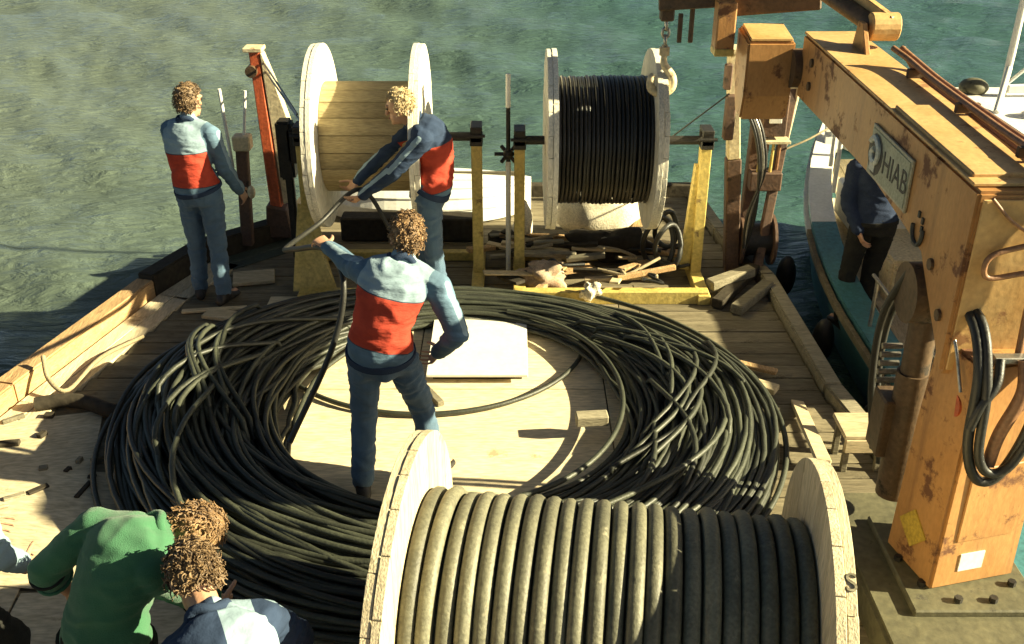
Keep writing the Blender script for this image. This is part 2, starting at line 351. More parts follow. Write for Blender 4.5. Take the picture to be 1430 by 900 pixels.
for i, (a, b) in enumerate(zip(RIGHT, RIGHT[1:])):
    q = seg_strip(a, b, -.12, .0); sh = (q[3]-q[0]).normalized()*.003
    MB().prism([p+Vector((0,0,-.06)) for p in (q[0]+sh,q[1]+sh,q[2]-sh,q[3]-sh)], (0,0,.13)).build('rail_timber', 'grey_wood', rail2, bevel=.012, seg=2)
MB().box((0,9.86,.02),(3.9,.1,.2)).build('rail_timber', 'dark_wood', rail2, bevel=.01)

# ------------------------------------------------------------------ plywood floor inside the coil
GP = 'plywood sheets inside the cable coil'
for (x0,x1,y0,y1,lab) in ((-1.9,-.62,4.2,6.0,'pale plywood sheet by the striding worker inside the cable coil'),
                          (-.61,.63,4.2,6.0,'pale plywood sheet between the big wooden reel and the white board'),
                          (.64,1.3,4.2,6.3,'narrow pale plywood sheet mostly under the right lobe of the coil'),
                          (-1.95,-.67,6.01,7.45,'pale plywood sheet left of the white board inside the coil'),
                          (-.66,.63,6.01,7.45,'pale plywood sheet carrying the white board')):
    o = MB().box(((x0+x1)/2,(y0+y1)/2,.0145),(x1-x0,y1-y0,.015)).build('ply_or_lit_sheet','plywood',None,bevel=.002,loc=None)
    tag(o, lab, 'plywood')
for k,(x,y,lx,ly,rt,lab) in enumerate(((-3.12,5.05,1.15,1.15,14,'pale worn sheet painting sunlit deck with debris beside the gunwale rail'),(-2.62,4.55,1.0,1.0,-6,'pale worn sheet painting sunlit deck between the gunwale and the coil'),
        (-3.15,3.72,1.3,1.25,6,'pale worn sheet painting sunlit deck under the person in the pale sleeve'),(-1.85,3.55,1.25,.95,3,'pale worn sheet painting sunlit deck under the man in the green shirt'),(-.62,3.62,1.12,.95,-2,'pale worn sheet painting sunlit deck beside the flange of the big reel'))):
    o = MB().box((0,0,0),(lx,ly,.012)).build('ply_or_lit_sheet','sunlit_deck',None,bevel=.003,local=True,loc=(x,y,.0095+.0135*(k%2)))  # added sheets carry the sunlight on the side deck as pale colour
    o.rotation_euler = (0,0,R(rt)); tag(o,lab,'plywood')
wb = thing('white_board', 'white board raised on two battens inside the cable coil', 'board', (-.24,6.5,.022))
MB().box((-.24,6.5,.085),(.70,.86,.02)).build('panel','white_board',wb,bevel=.003)
for yy in (6.16,6.84): MB().box((-.24,yy,.048),(.62,.05,.052)).build('batten','dark_wood',wb,bevel=.003)
tag(MB().beam((-.62,6.02,.05),(-.47,5.78,.04),.05,.04).build('batten_offcut','grey_wood',None,bevel=.004),'short grey batten offcut leaning at the white board corner','offcut')
tag(MB().box((.50,5.42,.16),(.20,.09,.07),R(5)).build('timber_block','grey_wood',None,bevel=.006),'small grey timber block on the inner edge of the coil','block')

# ------------------------------------------------------------------ the big coil
def hump_h(q, c, s_):
    side = .32 if c < 0 else .32-.17*min(1,c*1.6)
    h = .05+side*math.sin(math.pi*min(1,max(0,.04+.80*q)))**.9
    return h*(1-.55*s_**2 if s_ > 0 else 1-.30*s_**2)
def build_coil():
    rng = random.Random(3)
    coil = thing('cable_coil', 'huge black cable flaked down in a wide messy ring on deck', 'cable coil', (-.42,5.6,.02))
    cx, cy = -.42, 5.62; N = 225; D = .0175; seg = 72
    order = list(range(N)); 
    for i in order:
        f = i/(N-1)                                   # build-up order, later turns lie higher
        u = rng.random()**.85
        ri, ro = 1.08, 2.06
        r0 = ri+(ro-ri)*(.08+.84*u)
        amp1 = rng.gauss(0,.125); p1 = rng.uniform(0,6.28); amp2 = rng.gauss(0,.055); p2 = rng.uniform(0,6.28); amp3 = rng.gauss(0,.022); p3 = rng.uniform(0,6.28)
        dcx, dcy = rng.gauss(0,.05), rng.gauss(0,.05)
        zb = rng.uniform(0,6.28); pts = []
        for k in range(seg):
            th = 2*math.pi*k/seg
            r = r0+amp1*math.cos(th-p1)+amp2*math.cos(2*th-p2)+amp3*math.cos(5*th-p3)
            # the ring is wide at the sides and narrow at the back
            c, s_ = math.cos(th), math.sin(th)
            lo = 1.06+.06*c; hi = 2.08
            if s_ > 0:
                lo = lo+.36*s_**2; hi = hi-.27*s_**2
            r = lo+(hi-lo)*min(1,max(0,(r-1.02)/1.06)) if r > 1.02 else lo+.01*rng.random()
            q = (r-lo)/(hi-lo)
            hump = hump_h(q,c,s_)
            z = .024+D+hump*(.10+.90*f)*(.9+.1*math.sin(3*th+zb))+.006*math.sin(9*th+zb)
            y_ = cy+dcy+s_*r*(.93 if s_ > 0 else .98)
            pts.append((cx+dcx*.5+c*r, y_, z))
        MB().tube(pts, D, 6, closed=True).build('cable_turn','coil_cable',coil,smooth=True)
    # stray loops thrown over the inside and the outside of the ring
    for (X,Y,rx,ry,z,a0,a1) in ((-.6,6.72,1.14,1.08,.05,175,365),(-.75,5.75,1.0,1.15,.12,150,290),(-.3,5.75,1.02,1.2,.16,-70,75),(-.45,5.6,2.14,2.0,.06,120,250),(-.4,5.6,2.12,2.0,.08,-60,60)):
        pts = [(X+rx*math.cos(R(a0+(a1-a0)*k/48)), Y+ry*math.sin(R(a0+(a1-a0)*k/48)), z) for k in range(49)]
        MB().tube(pts, D, 6).build('cable_turn','coil_cable',coil,smooth=True)
    for k in range(26):                               # crossing strands on the two side lobes
        side = rng.choice((-1,1)); a = rng.uniform(-.6,.6); 
        th0 = (math.pi if side < 0 else 0)+a; dl = rng.uniform(.25,.5); r0 = rng.uniform(1.2,1.55); r1 = r0+rng.uniform(.2,.5)
        if rng.random() < .5: r0, r1 = r1, r0
        pts = []
        for j in range(13):
            t = j/12; th = th0+dl*(t-.5)*2; r = r0+(r1-r0)*(t*t*(3-2*t)); q = (r-1.06)/1.02
            z = .055+hump_h(q,math.cos(th),math.sin(th))+.015*math.sin(math.pi*t)
            if j in (0,12): z -= .09
            pts.append((cx+r*math.cos(th), cy+r*math.sin(th)*.96, z))
        MB().tube(pts, D, 6).build('cable_turn','coil_cable',coil,smooth=True)
build_coil()

# ------------------------------------------------------------------ cable reels
def disc_strips(Rd, n, axis):              # strips of a disc in the local YZ plane
    out = []
    ed = [-Rd+2*Rd*k/n for k in range(n+1)]
    for a, b in zip(ed, ed[1:]):
        a += .0018; b -= .0018; top, bot = [], []
        for k in range(9):
            p = a+(b-a)*k/8; h = math.sqrt(max(Rd*Rd-p*p, 0.0002))
            top.append((p,h)); bot.append((p,-h))
        poly = top+bot[::-1]
        out.append([(0,p,h) if axis == 'z' else (0,h,p) for p,h in poly])
    return out
def make_reel(label, group, loc, rotz, Rd, Rc, w, tf, strips, m_f1, m_f2, zc, d_cable=None, m_cable=None, R_out=None, axle=.05, axle_len=None):
    t = thing('cable_reel', label, 'cable reel', loc, rotz, group); rng = random.Random(int(Rd*1000)+int(w*100))
    C = Vector((0,0,zc))
    for sgn in (-1,1):
        fl = MB(); fl.cyl((sgn*(w/2+.002),0,zc),(sgn*(w/2+tf+.004),0,zc),.12,n=20)
        flange = fl.build('flange', m_f1, t, local=True)
        for layer in (0,1):
            x0 = sgn*(w/2+layer*tf/2); ex = sgn*(tf/2-.002)
            for s_ in disc_strips(Rd-(.0 if layer == 0 else .004), strips, 'z' if layer == 0 else 'y'):
                dx = rng.uniform(-.002,.002)
                MB().prism([Vector(p)+C+Vector((x0+dx*(layer),0,0)) for p in s_], (ex,0,0)).build('plank', m_f1 if layer == 0 else m_f2, flange, bevel=.002, local=True)
    dr = MB()
    n = 40; stave = MB()
    r_in = Rc
    drum = MB().cyl((-w/2,0,zc),(w/2,0,zc),r_in,n=64).build('drum', 'drum_wood' if not d_cable else m_cable, t, smooth=True, local=True)
    if not d_cable:
        for k in range(20):
            a = 2*math.pi*k/20; b = 2*math.pi*(k+1)/20-.012; rr = r_in+.03
            poly = [Vector((0,math.sin(x)*q,math.cos(x)*q+zc)) for q,xs in ((rr,(a,(a+b)/2,b)),(r_in-.005,(b,(a+b)/2,a))) for x in xs]
            MB().prism([p+Vector((-w/2+.003,0,0)) for p in poly], (w-.006,0,0)).build('stave','drum_wood',drum,bevel=.002,local=True)
    else:
        nt_ = int(w/d_cable); rr = R_out-d_cable/2; pitch = w/nt_
        pts = [(math.sin(2*math.pi*k/72)*0, math.sin(2*math.pi*k/72)*rr, math.cos(2*math.pi*k/72)*rr) for k in range(72)]
        base = None
        for k in range(nt_):
            x = -w/2+pitch*(k+.5)
            if base is None:
                base = MB().tube(pts, d_cable*.492, 10, closed=True).build('cable_turn', m_cable, t, smooth=True, local=True); o = base
            else:
                o = base.copy(); col.objects.link(o); o.parent = t
            o.location = (x+rng.gauss(0,d_cable*.03),rng.gauss(0,.004),zc+rng.uniform(-.005,.004)); o.rotation_euler = (rng.uniform(0,6.28), rng.gauss(0,.002), rng.gauss(0,.004)); o.scale = (1,)+(rng.uniform(.985,1.008),)*2
    if axle_len: MB().cyl((-axle_len[0],0,zc),(axle_len[1],0,zc),axle,n=16).build('axle','dark_steel',t,smooth=True,local=True)
    return t
a_r = R(-7.5)
e1 = Vector((math.cos(a_r), math.sin(a_r),0)); e2 = Vector((-math.sin(a_r), math.cos(a_r),0))
rc = e1*(-.03)+e2*3.08
front_reel = make_reel('big pale wooden reel wound with thick grey cable standing on deck','front reel',(rc.x,rc.y,.0),a_r,.713,.42,1.49,.075,9,'pale_wood_z','pale_wood_y',.715,.0665,'reel_cable',.488)
del front_reel['group']
RY = 7.82
reelA = make_reel('empty white wooden cable reel with bare drum on yellow stand','x',(-1.10,RY,0),0,.71,.395,.70,.08,9,'white_reel','white_reel',1.24,axle=.035,axle_len=(.58,.85)); del reelA['group']
reelB = make_reel('white flanged cable reel wound full of thin black cable','x',(.70,RY,0),0,.70,.40,.72,.08,9,'white_reel','white_reel',1.21,.0305,'black_cable',.50,axle=.035,axle_len=(.66,.84)); del reelB['group']
# stencilled mark on the rim of the front reel
def text_mesh(name, txt, size, matname, parent, M, ext=.0015):
    cu = bpy.data.curves.new(name,'FONT'); cu.body = txt; cu.size = size; cu.extrude = ext; cu.align_x = 'CENTER'; cu.align_y = 'CENTER'
    tmp = bpy.data.objects.new(name+'_tmp', cu); col.objects.link(tmp)
    dg = bpy.context.evaluated_depsgraph_get(); dg.update()
    me = bpy.data.meshes.new_from_object(tmp.evaluated_get(dg)); bpy.data.objects.remove(tmp); bpy.data.curves.remove(cu)
    me.materials.clear(); me.materials.append(MATS[matname])
    me.transform(M); me.name = name
    o = bpy.data.objects.new(name, me); col.objects.link(o); o.parent = parent
    return o
ang = R(-30)   # towards the camera from the top of the rim
rn = Vector((0, math.sin(ang), math.cos(ang))); rt = Vector((0, math.cos(ang), -math.sin(ang)))
Mr = Matrix.Translation(Vector((.83-.03,0,.715))+rn*.711) @ Matrix((( 1,0,0,0),(0,rt.y,rn.y,0),(0,rt.z,rn.z,0),(0,0,0,1)))
text_mesh('stencil','S',.09,'grey_wood',front_reel,Mr,.004)

# yellow reel stands
def stand(label, xs, gus, zc):
    t = thing('reel_stand', label, 'stand', ((xs[0]+xs[1])/2, RY, 0))
    for i, x in enumerate(xs):
        MB().beam((x,RY,.06),(x,RY,zc-.05),.085,.10,up=(0,1,0)).build('post','yellow_paint',t,bevel=.006)
        MB().box((x,RY-.02,.045),(.10,.95,.085)).build('foot','yellow_paint',t,bevel=.006)
        MB().beam((x,RY+.40,.09),(x,RY+.04,zc*.62),.05,.06,up=(1,0,0)).build('brace','yellow_paint',t,bevel=.004)
        if gus[i]:
            g = gus[i]
            MB().prism([(x-.10,RY-.40,.08),(x+.26*g,RY-.40,.08),(x+.16*g,RY-.22,.30),(x+.07,RY-.05,.64),(x-.07,RY-.05,.70)],(0,.012,0)).build('gusset','yellow_paint',t,bevel=.003)
        sd = MB(); sd.box((x,RY,zc-.02),(.10,.17,.07)); sd.box((x,RY-.07,zc+.03),(.09,.03,.11)); sd.box((x,RY+.07,zc+.03),(.09,.03,.11)); sd.box((x,RY,zc+.085),(.09,.19,.03))
        sd.build('axle_clamp','dark_steel',t,bevel=.005)
        MB().cyl((x-.07,RY-.09,zc+.03),(x+.07,RY-.09,zc+.03),.013,n=8).build('clamp_bolt','dark_steel',t)
    MB().box(((xs[0]+xs[1])/2,RY-.43,.055),(xs[1]-xs[0]+.08,.09,.11)).build('base_beam','yellow_paint',t,bevel=.006)
    MB().box(((xs[0]+xs[1])/2,RY+.40,.05),(xs[1]-xs[0]+.08,.08,.08)).build('base_beam','yellow_paint',t,bevel=.006)
    return t
stand('yellow steel reel stand carrying the empty white reel', (-1.66,-.28), (1,0), 1.24)
s2 = stand('yellow steel reel stand carrying the full black cable reel', (.06,1.53), (0,0), 1.21)
MB().beam((1.44,RY+.02,.1),(1.50,RY+.02,1.0),.08,.08,up=(0,1,0)).build('brace','yellow_paint',s2,bevel=.005)
# crank pole between the two reels
cp = thing('crank_pole', 'thin white and black threaded pole with star handle between the reels', 'pole', (-.03,RY+.05,0))
MB().cyl((-.03,RY+.05,0),(-.03,RY+.05,1.02),.022,n=10).build('lower_pole','white_paint',cp,smooth=True)
MB().cyl((-.03,RY+.05,1.02),(-.03,RY+.05,1.46),.018,n=10).build('threaded_rod','dark_steel',cp,smooth=True)
MB().cyl((-.03,RY+.05,1.46),(-.03,RY+.05,1.72),.02,n=10).build('top_sleeve','white_paint',cp,smooth=True)
h = MB()
for k in range(3):
    a = k*math.pi/3; d = Vector((math.cos(a),math.sin(a)*.6,math.sin(a)*.5))*.11; c = Vector((-.03,RY+.05,1.08)); h.cyl(c-d,c+d,.016,n=8)
h.ellip((-.03,RY+.05,1.08),Vector((.045,0,0)),Vector((0,.045,0)),Vector((0,0,.04)))
h.build('star_handle','dark_steel',cp)

# ------------------------------------------------------------------ knuckle-boom crane
def build_crane():
    t = thing('deck_crane', 'orange knuckle boom deck crane with rust streaks and hanging hook', 'crane', (2.2,4.05,0))
    MB().prism([(1.72,3.35,.0),(2.46,3.35,0),(2.46,4.62,0),(1.72,4.62,0)],(0,0,.20)).build('plinth','olive_steel',t,bevel=.02,seg=2)
    MB().box((2.2,4.0,.215),(.62,.72,.04)).build('base_flange','olive_steel',t,bevel=.008)
    for k in range(10):
        a = k*math.pi/5; MB().cyl((2.2+.27*math.cos(a),4.0+.31*math.sin(a),.235),(2.2+.27*math.cos(a),4.0+.31*math.sin(a),.262),.02,n=6).build('bolt','dark_steel',t)
    c = MB()
    ring = lambda z,x0,x1,y0,y1: [Vector((x0,y0,z)),Vector((x1,y0,z)),Vector((x1,y1,z)),Vector((x0,y1,z))]
    Rz = Matrix.Rotation(R(14),3,'Z'); cc = Vector((2.24,4.02,0)); off_ = Vector((-.05,0,0))
    c.loft([[Rz @ (p-cc)+cc+off_ for p in q] for q in (ring(.235,2.0,2.47,3.83,4.20),ring(1.0,2.01,2.45,3.84,4.19),ring(1.45,2.03,2.40,3.86,4.18))])
    column = c.build('column','crane_orange',t,bevel=.015,seg=2)
    MB().box(Rz @ (Vector((2.24,3.832,.72))-cc)+cc+off_,(.30,.012,.42),R(14)).build('access_panel','crane_orange',column,bevel=.004)
    MB().box(Rz @ (Vector((2.2,3.83,.38))-cc)+cc+off_,(.13,.008,.10),R(14)).build('maker_label','white_paint',column)
    MB().box(Rz @ (Vector((2.0,4.03,.46))-cc)+cc+off_,(.008,.15,.15),Rz @ Matrix.Rotation(R(40),3,'X')).build('warning_decal','decal_yellow',column)
    # main boom
    prof = [(4.0,2.18),(6.88,2.23),(6.88,1.81),(6.2,1.81),(5.2,1.80),(4.45,1.71),(4.22,1.5),(4.0,1.30)]
    boom = MB().prism([(1.93,y,z) for y,z in prof],(.34,0,0)).build('main_boom','crane_orange',t,bevel=.014,seg=2)
    MB().box((2.1,5.45,2.218),(.352,2.8,.016),Matrix.Rotation(R(1.0),3,'X')).build('top_flange','crane_sunlit',boom,bevel=.003)
    MB().box((2.07,4.62,2.215),(.25,1.0,.03),Matrix.Rotation(R(1.0),3,'X')).build('doubler_plate','crane_sunlit',boom,bevel=.006)
    MB().prism([(1.95,3.985,2.15),(2.25,3.985,2.15),(2.25,3.985,1.34),(1.95,3.985,1.34)],(0,.012,0)).build('end_plate','crane_sunlit',boom,bevel=.003)
    for (yy,zz) in ((4.12,1.55),(4.3,1.72),(6.6,1.95),(6.6,2.1)): MB().cyl((1.915,yy,zz),(1.935,yy,zz),.028,n=10).build('grease_cap','crane_dark',boom)
    # maker plate with emblem and letters
    pl = MB().box((1.921,4.99,1.955),(.014,.60,.27),Matrix.Rotation(R(1),3,'X')).build('maker_plate','plate_rim',boom,bevel=.003)
    MB().box((1.9125,4.99,1.955),(.005,.56,.235),Matrix.Rotation(R(1),3,'X')).build('plate_field','plate_ground',pl)
    # face looks towards -X: text right = -Y (reads left to right when seen from the barge)
    Mt = lambda y,z: Matrix(((0,0,-1,1.909),(-1,0,0,y),(0,1,0,z),(0,0,0,1)))
    text_mesh('lettering','HIAB',.165,'plate_mark',pl,Matrix.Translation(-wloc(pl)) @ Mt(4.885,1.95))
    MB().ellip((1.910,5.185,1.955),Vector((.003,0,0)),Vector((0,.115,0)),Vector((0,0,.112)),24,6).build('emblem','plate_mark',pl)
    em = smooth_path([(1.906,5.255,2.01),(1.906,5.20,2.04),(1.906,5.13,2.0),(1.906,5.135,1.935),(1.906,5.19,1.915),(1.906,5.225,1.955),(1.906,5.19,1.985)],4)
    MB().tube(em,.018,6).build('emblem','plate_light',pl)
    MB().box((1.9065,5.20,1.885),(.004,.075,.045)).build('emblem','plate_light',pl)
    MB().tube([(1.922,4.51+.062*math.cos(R(a)),1.80+.068*math.sin(R(a))) for a in range(-200,25,15)],.011,6).build('hook_mark','plate_mark',boom)
    for yy,zz in ((4.53,1.875),(4.48,1.86),(4.475,1.82)): MB().box((1.925,yy,zz),(.008,.02,.03)).build('hook_mark','plate_mark',boom)
    # pipes along the boom
    for k,(dx,dz) in enumerate(((2.24,2.285),(2.29,2.275),(2.295,2.22))):
        pts = smooth_path([(dx-.05,5.95,2.34),(dx,5.82,dz+.02),(dx,5.4,dz),(dx,4.6,dz-.01),(dx,4.05,dz-.015),(dx,3.95,dz-.1),(dx-.02,3.94,1.75),(dx-.03,3.9,1.45)],6)
        MB().tube(pts,.017,8).build('hydraulic_pipe','pipe_rust',boom,smooth=True)
    for yy in (4.3,5.0,5.7): MB().box((2.26,yy,2.255),(.12,.03,.05)).build('pipe_clamp','crane_dark',boom,bevel=.004)
    MB().tube(smooth_path([(2.22,3.95,1.98),(2.16,3.955,1.96),(2.03,3.955,1.92),(2.0,3.955,1.86),(2.03,3.955,1.81),(2.16,3.955,1.83),(2.24,3.95,1.84)],5),.013,8).build('hydraulic_pipe','pipe_rust',boom,smooth=True)
    MB().tube(smooth_path([(1.98,3.975,2.16),(2.08,3.965,2.06),(2.2,3.955,1.99)],4),.008,6).build('hydraulic_pipe','pipe_rust',boom,smooth=True)
    # lift cylinder and pins behind the column
    MB().cyl((1.90,4.46,1.50),(2.30,4.46,1.50),.15,n=24).build('pivot_pin','crane_dark',t,smooth=True)
    MB().cyl((2.03,4.44,.32),(2.03,4.47,1.05),.085,n=20).build('lift_cylinder','crane_dark',t,smooth=True)  # shade painted onto the orange cylinder as dark brown
    MB().cyl((2.03,4.47,1.05),(2.03,4.48,1.5),.07,n=20).build('cylinder_rod','crane_dark',t,smooth=True)
    MB().box((1.97,4.52,.72),(.14,.18,.34)).build('valve_block','crane_dark',t,bevel=.01)
    for k in range(5): MB().cyl((1.88,4.56,.95+.05*k),(1.98,4.56,.95+.05*k),.016,n=8).build('valve_fitting','bare_steel',t)
    MB().cyl((1.99,3.92,1.20),(2.02,3.92,1.20),.055,n=16).build('reflector','red_paint',column,smooth=True)
    # hoses
    for pts,r,m in (([(1.97,4.35,1.55),(2.0,4.0,1.62),(2.0,3.80,1.45),(2.0,3.74,1.1),(2.07,3.72,.93),(2.17,3.72,.98),(2.25,3.74,1.25),(2.27,3.84,1.5)],.024,'rubber'),
                    ([(1.99,4.3,1.6),(2.03,3.95,1.62),(2.03,3.76,1.4),(2.04,3.71,1.08),(2.11,3.70,.98),(2.20,3.70,1.05),(2.28,3.74,1.3),(2.32,3.86,1.5)],.022,'rubber'),
                    ([(2.10,3.83,1.48),(2.07,3.76,1.40),(2.01,3.73,1.30),(1.98,3.72,1.2)],.02,'rubber'),
                    ([(2.2,3.82,1.48),(2.19,3.76,1.35),(2.13,3.75,1.15),(2.11,3.74,1.0)],.03,'pipe_rust'),
                    ([(1.94,4.2,1.60),(1.96,4.0,1.5),(1.975,3.86,1.3)],.008,'bare_steel'),
                    ([(1.92,4.5,1.6),(1.88,4.62,1.3),(1.9,4.66,.9),(1.95,4.6,.5)],.02,'rubber'),
                    ([(1.95,4.5,1.58),(1.93,4.66,1.25),(1.95,4.7,.85),(2.0,4.6,.4)],.018,'rubber')):
        MB().tube(smooth_path(pts,7),r,8).build('hydraulic_hose',m,t,smooth=True)
    MB().box((2.22,3.86,1.47),(.28,.05,.03)).build('hose_bracket','bare_steel',t,bevel=.004)
    # knuckle
    MB().cyl((1.88,6.93,1.99),(2.32,6.93,1.99),.13,n=24).build('knuckle_pin','crane_dark',t,smooth=True)
    kn = MB().prism([(1.58,y,z) for y,z in ((6.93,2.16),(7.3,2.20),(7.3,1.9),(7.15,1.64),(6.97,1.62),(6.92,1.8))],(.32,0,0)).build('knuckle_link','crane_orange',t,bevel=.015,seg=2)
    MB().prism([(1.60,6.94,2.165),(1.88,6.94,2.165),(1.88,7.25,2.205),(1.60,7.25,2.205)],(0,0,.018)).build('link_cap','crane_sunlit',kn,bevel=.003)
    ob = MB(); ob.beam((2.12,7.33,2.47),(1.42,7.42,2.40),.26,.30)
    ob.build('outer_boom','crane_dark',t,bevel=.012)  # outer boom and extension: shade painted in as a dark colour
    MB().beam((1.50,7.40,2.42),(1.03,7.46,2.38),.18,.20).build('extension','crane_dark',t,bevel=.01)
    MB().box((1.47,7.24,2.20),(.13,.16,.36)).build('cylinder_mount','crane_orange',t,bevel=.01)
    MB().box((1.47,7.235,2.04),(.135,.165,.05)).build('cylinder_mount_band','yellow_paint',t,bevel=.004)
    MB().cyl((2.24,6.42,2.36),(1.86,7.2,2.60),.055,n=16).build('knuckle_cylinder','crane_dark',t,smooth=True)
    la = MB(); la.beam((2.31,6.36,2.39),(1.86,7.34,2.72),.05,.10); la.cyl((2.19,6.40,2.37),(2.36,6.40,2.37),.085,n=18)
    la.build('link_arm','crane_sunlit',t,bevel=.006)
    MB().prism([(2.13,6.2,2.22),(2.13,6.5,2.22),(2.13,6.44,2.40),(2.13,6.36,2.40)],(.03,0,0)).build('cylinder_lug','crane_orange',t,bevel=.004)
    # hook on chain at the boom tip
    hx, hy = 1.10, 7.46; hk = MB()
    MB().box((hx,hy,2.27),(.10,.09,.14)).build('hook_block','crane_dark',t,bevel=.012)
    for k in range(3):
        z = 2.17-.055*k; pts = [(hx+(.024*math.cos(a) if k%2 else 0), hy+(0 if k%2 else .024*math.cos(a)), z+.038*math.sin(a)) for a in [2*math.pi*j/10 for j in range(10)]]
        MB().tube(pts,.011,6,closed=True).build('chain_link','bare_steel',t,smooth=True)
    MB().box((hx,hy,1.985),(.07,.06,.09)).build('hook_swivel','cream_paint',t,bevel=.015,seg=2)
    pts = smooth_path([(hx,hy,1.96),(hx+.005,hy,1.89),(hx+.065,hy,1.80),(hx+.065,hy,1.72),(hx,hy,1.68),(hx-.075,hy,1.71),(hx-.085,hy,1.79),(hx-.065,hy,1.815)],5)
    n = len(pts); MB().tube(pts,[.02+.017*math.sin(math.pi*i/(n-1)) for i in range(n)],8).build('hook','cream_paint',t,smooth=True)
    MB().cyl((1.27,7.4,2.30),(1.27,7.4,2.06),.018,n=8).build('pendant','crane_dark',t)
    MB().box((1.19,7.4,2.16),(.03,.03,.2)).build('pendant','crane_dark',t)
build_crane()

# ------------------------------------------------------------------ davits and winch frame at the bow
t = thing('davit', 'red and cream davit post with wire stay by the empty reel', 'davit', (-2.12,8.68,0))
MB().prism([(-2.23,8.6,.05),(-1.98,8.6,.05),(-2.02,8.6,.32),(-2.2,8.6,.36)],(0,.22,0)).build('foot','brown_steel',t,bevel=.012)
MB().beam((-2.12,8.70,.30),(-2.17,8.72,1.72),.10,.12,up=(0,1,0),w1=.085,h1=.11).build('post','red_paint',t,bevel=.008)
MB().prism([(-2.055,8.66,.35),(-1.98,8.66,.38),(-1.93,8.66,1.1),(-2.02,8.66,1.45),(-2.10,8.66,1.7),(-2.118,8.66,1.7)],(0,.11,0)).build('web_plate','cream_paint',t,bevel=.006)
MB().box((-2.17,8.70,1.73),(.16,.16,.035)).build('cap','cream_paint',t,bevel=.005)
MB().cyl((-2.2,8.62,1.55),(-2.2,8.8,1.55),.05,n=14).build('sheave','crane_dark',t,smooth=True)
MB().cyl((-2.09,8.66,1.62),(-1.70,7.95,1.38),.010,n=6).build('wire_stay','bare_steel',t)
MB().cyl((-2.09,8.68,1.55),(-1.68,7.98,1.30),.010,n=6).build('wire_stay','bare_steel',t)
t = thing('lever_stand', 'brown lever stand with cream cap beside the red davit', 'stand', (-2.38,8.5,0))
MB().beam((-2.36,8.45,.05),(-2.32,8.5,.92),.10,.09,up=(0,1,0)).build('post','brown_steel',t,bevel=.008)
MB().box((-2.31,8.5,.98),(.15,.13,.13)).build('cap','cream_paint',t,bevel=.012)
MB().cyl((-2.29,8.5,1.03),(-2.24,8.52,1.42),.013,n=8).build('lever','white_paint',t)
MB().cyl((-2.42,8.5,.75),(-2.45,8.5,1.44),.015,n=8).build('lever','white_paint',t)
MB().ellip((-2.27,8.44,.55),Vector((.035,0,0)),Vector((0,.03,0)),Vector((0,0,.06))).build('grip','cream_paint',t,smooth=True)
tag(MB().box((-1.88,8.25,1.0),(.13,.16,.5)).box((-1.80,8.25,1.05),(.1,.2,.3)).box((-1.88,8.25,.4),(.07,.07,.8)).build('brake_unit','dark_steel',None,bevel=.02,seg=2),'black brake unit standing behind the empty reel end','brake')

t = thing('davit', 'rust stained cream davit post beside the full cable reel', 'davit', (1.9,8.0,0))
MB().beam((1.88,8.02,.0),(1.80,8.02,1.0),.12,.12,up=(0,1,0)).build('lower_post','brown_steel',t,bevel=.01)
MB().beam((1.80,8.02,1.0),(1.72,8.02,1.86),.10,.12,up=(0,1,0),w1=.085).build('upper_post','cream_paint',t,bevel=.008)
MB().box((1.71,8.0,1.88),(.15,.17,.04)).build('cap','cream_paint',t,bevel=.005)
MB().box((1.68,7.95,1.68),(.06,.06,.2)).build('sheave_block','brown_steel',t,bevel=.01)
MB().box((1.72,7.94,1.36),(.08,.08,.36)).build('rust_bracket','brown_steel',t,bevel=.01)
MB().cyl((1.70,7.93,1.55),(1.10,7.95,1.05),.006,n=6).build('wire_stay','dark_steel',t)
for k in range(4):
    pts = smooth_path([(1.83+.02*k,7.92,1.45),(1.92+.02*k,7.86,1.25),(1.98+.015*k,7.84,.95),(1.99-.02*k,7.86,.55),(1.94,7.9,.2)],6)
    MB().tube(pts,.014,7).build('hose','rubber' if k != 2 else 'bare_steel',t,smooth=True)
t = thing('winch_frame', 'dark rusty steel winch frame with control box at the bow corner', 'winch', (2.05,8.15,0))
MB().beam((2.0,8.2,0),(2.02,8.2,1.78),.10,.10,up=(0,1,0)).build('post','brown_steel',t,bevel=.008)
MB().beam((2.08,7.95,0),(2.30,8.3,1.55),.075,.075,up=(0,1,0)).build('slanted_leg','brown_steel',t,bevel=.008)
MB().cyl((2.33,8.26,1.52),(2.26,8.22,1.0),.022,n=8).build('pipe','cream_paint',t,smooth=True)
MB().box((2.16,8.18,1.57),(.32,.16,.05)).build('top_plate','cream_paint',t,bevel=.006)
bx_ = MB().box((2.12,8.14,1.33),(.20,.16,.34)).build('control_box','brown_steel',t,bevel=.01)
MB().box((2.12,8.055,1.35),(.10,.012,.15)).build('dial_plate','white_board',bx_,bevel=.003)
MB().box((2.13,8.12,1.12),(.26,.18,.025)).build('shelf','cream_paint',t,bevel=.003)
for k in range(4): MB().cyl((2.03+.05*k,8.08,.85+.03*(k%2)),(2.03+.05*k,8.06,1.10),.014,n=8).build('valve_lever','pipe_rust' if k%2 else 'yellow_paint',t)
MB().box((2.10,8.12,.78),(.26,.16,.16)).build('valve_block','brown_steel',t,bevel=.01)
MB().cyl((1.95,8.1,.25),(2.2,8.1,.25),.14,n=18).build('winch_drum','dark_steel',t,smooth=True)
for sx in (1.94,2.21): MB().cyl((sx-.012,8.1,.25),(sx+.012,8.1,.25),.22,n=20).build('winch_flange','brown_steel',t,smooth=True)
tag(MB().tube(smooth_path([(2.25,8.1,1.05),(2.5,8.2,1.13),(2.9,8.6,1.22),(3.3,9.6,1.25)],6),.008,6).build('mooring_line','rope_tan',None),'thin mooring line from the winch frame to the boat','rope')

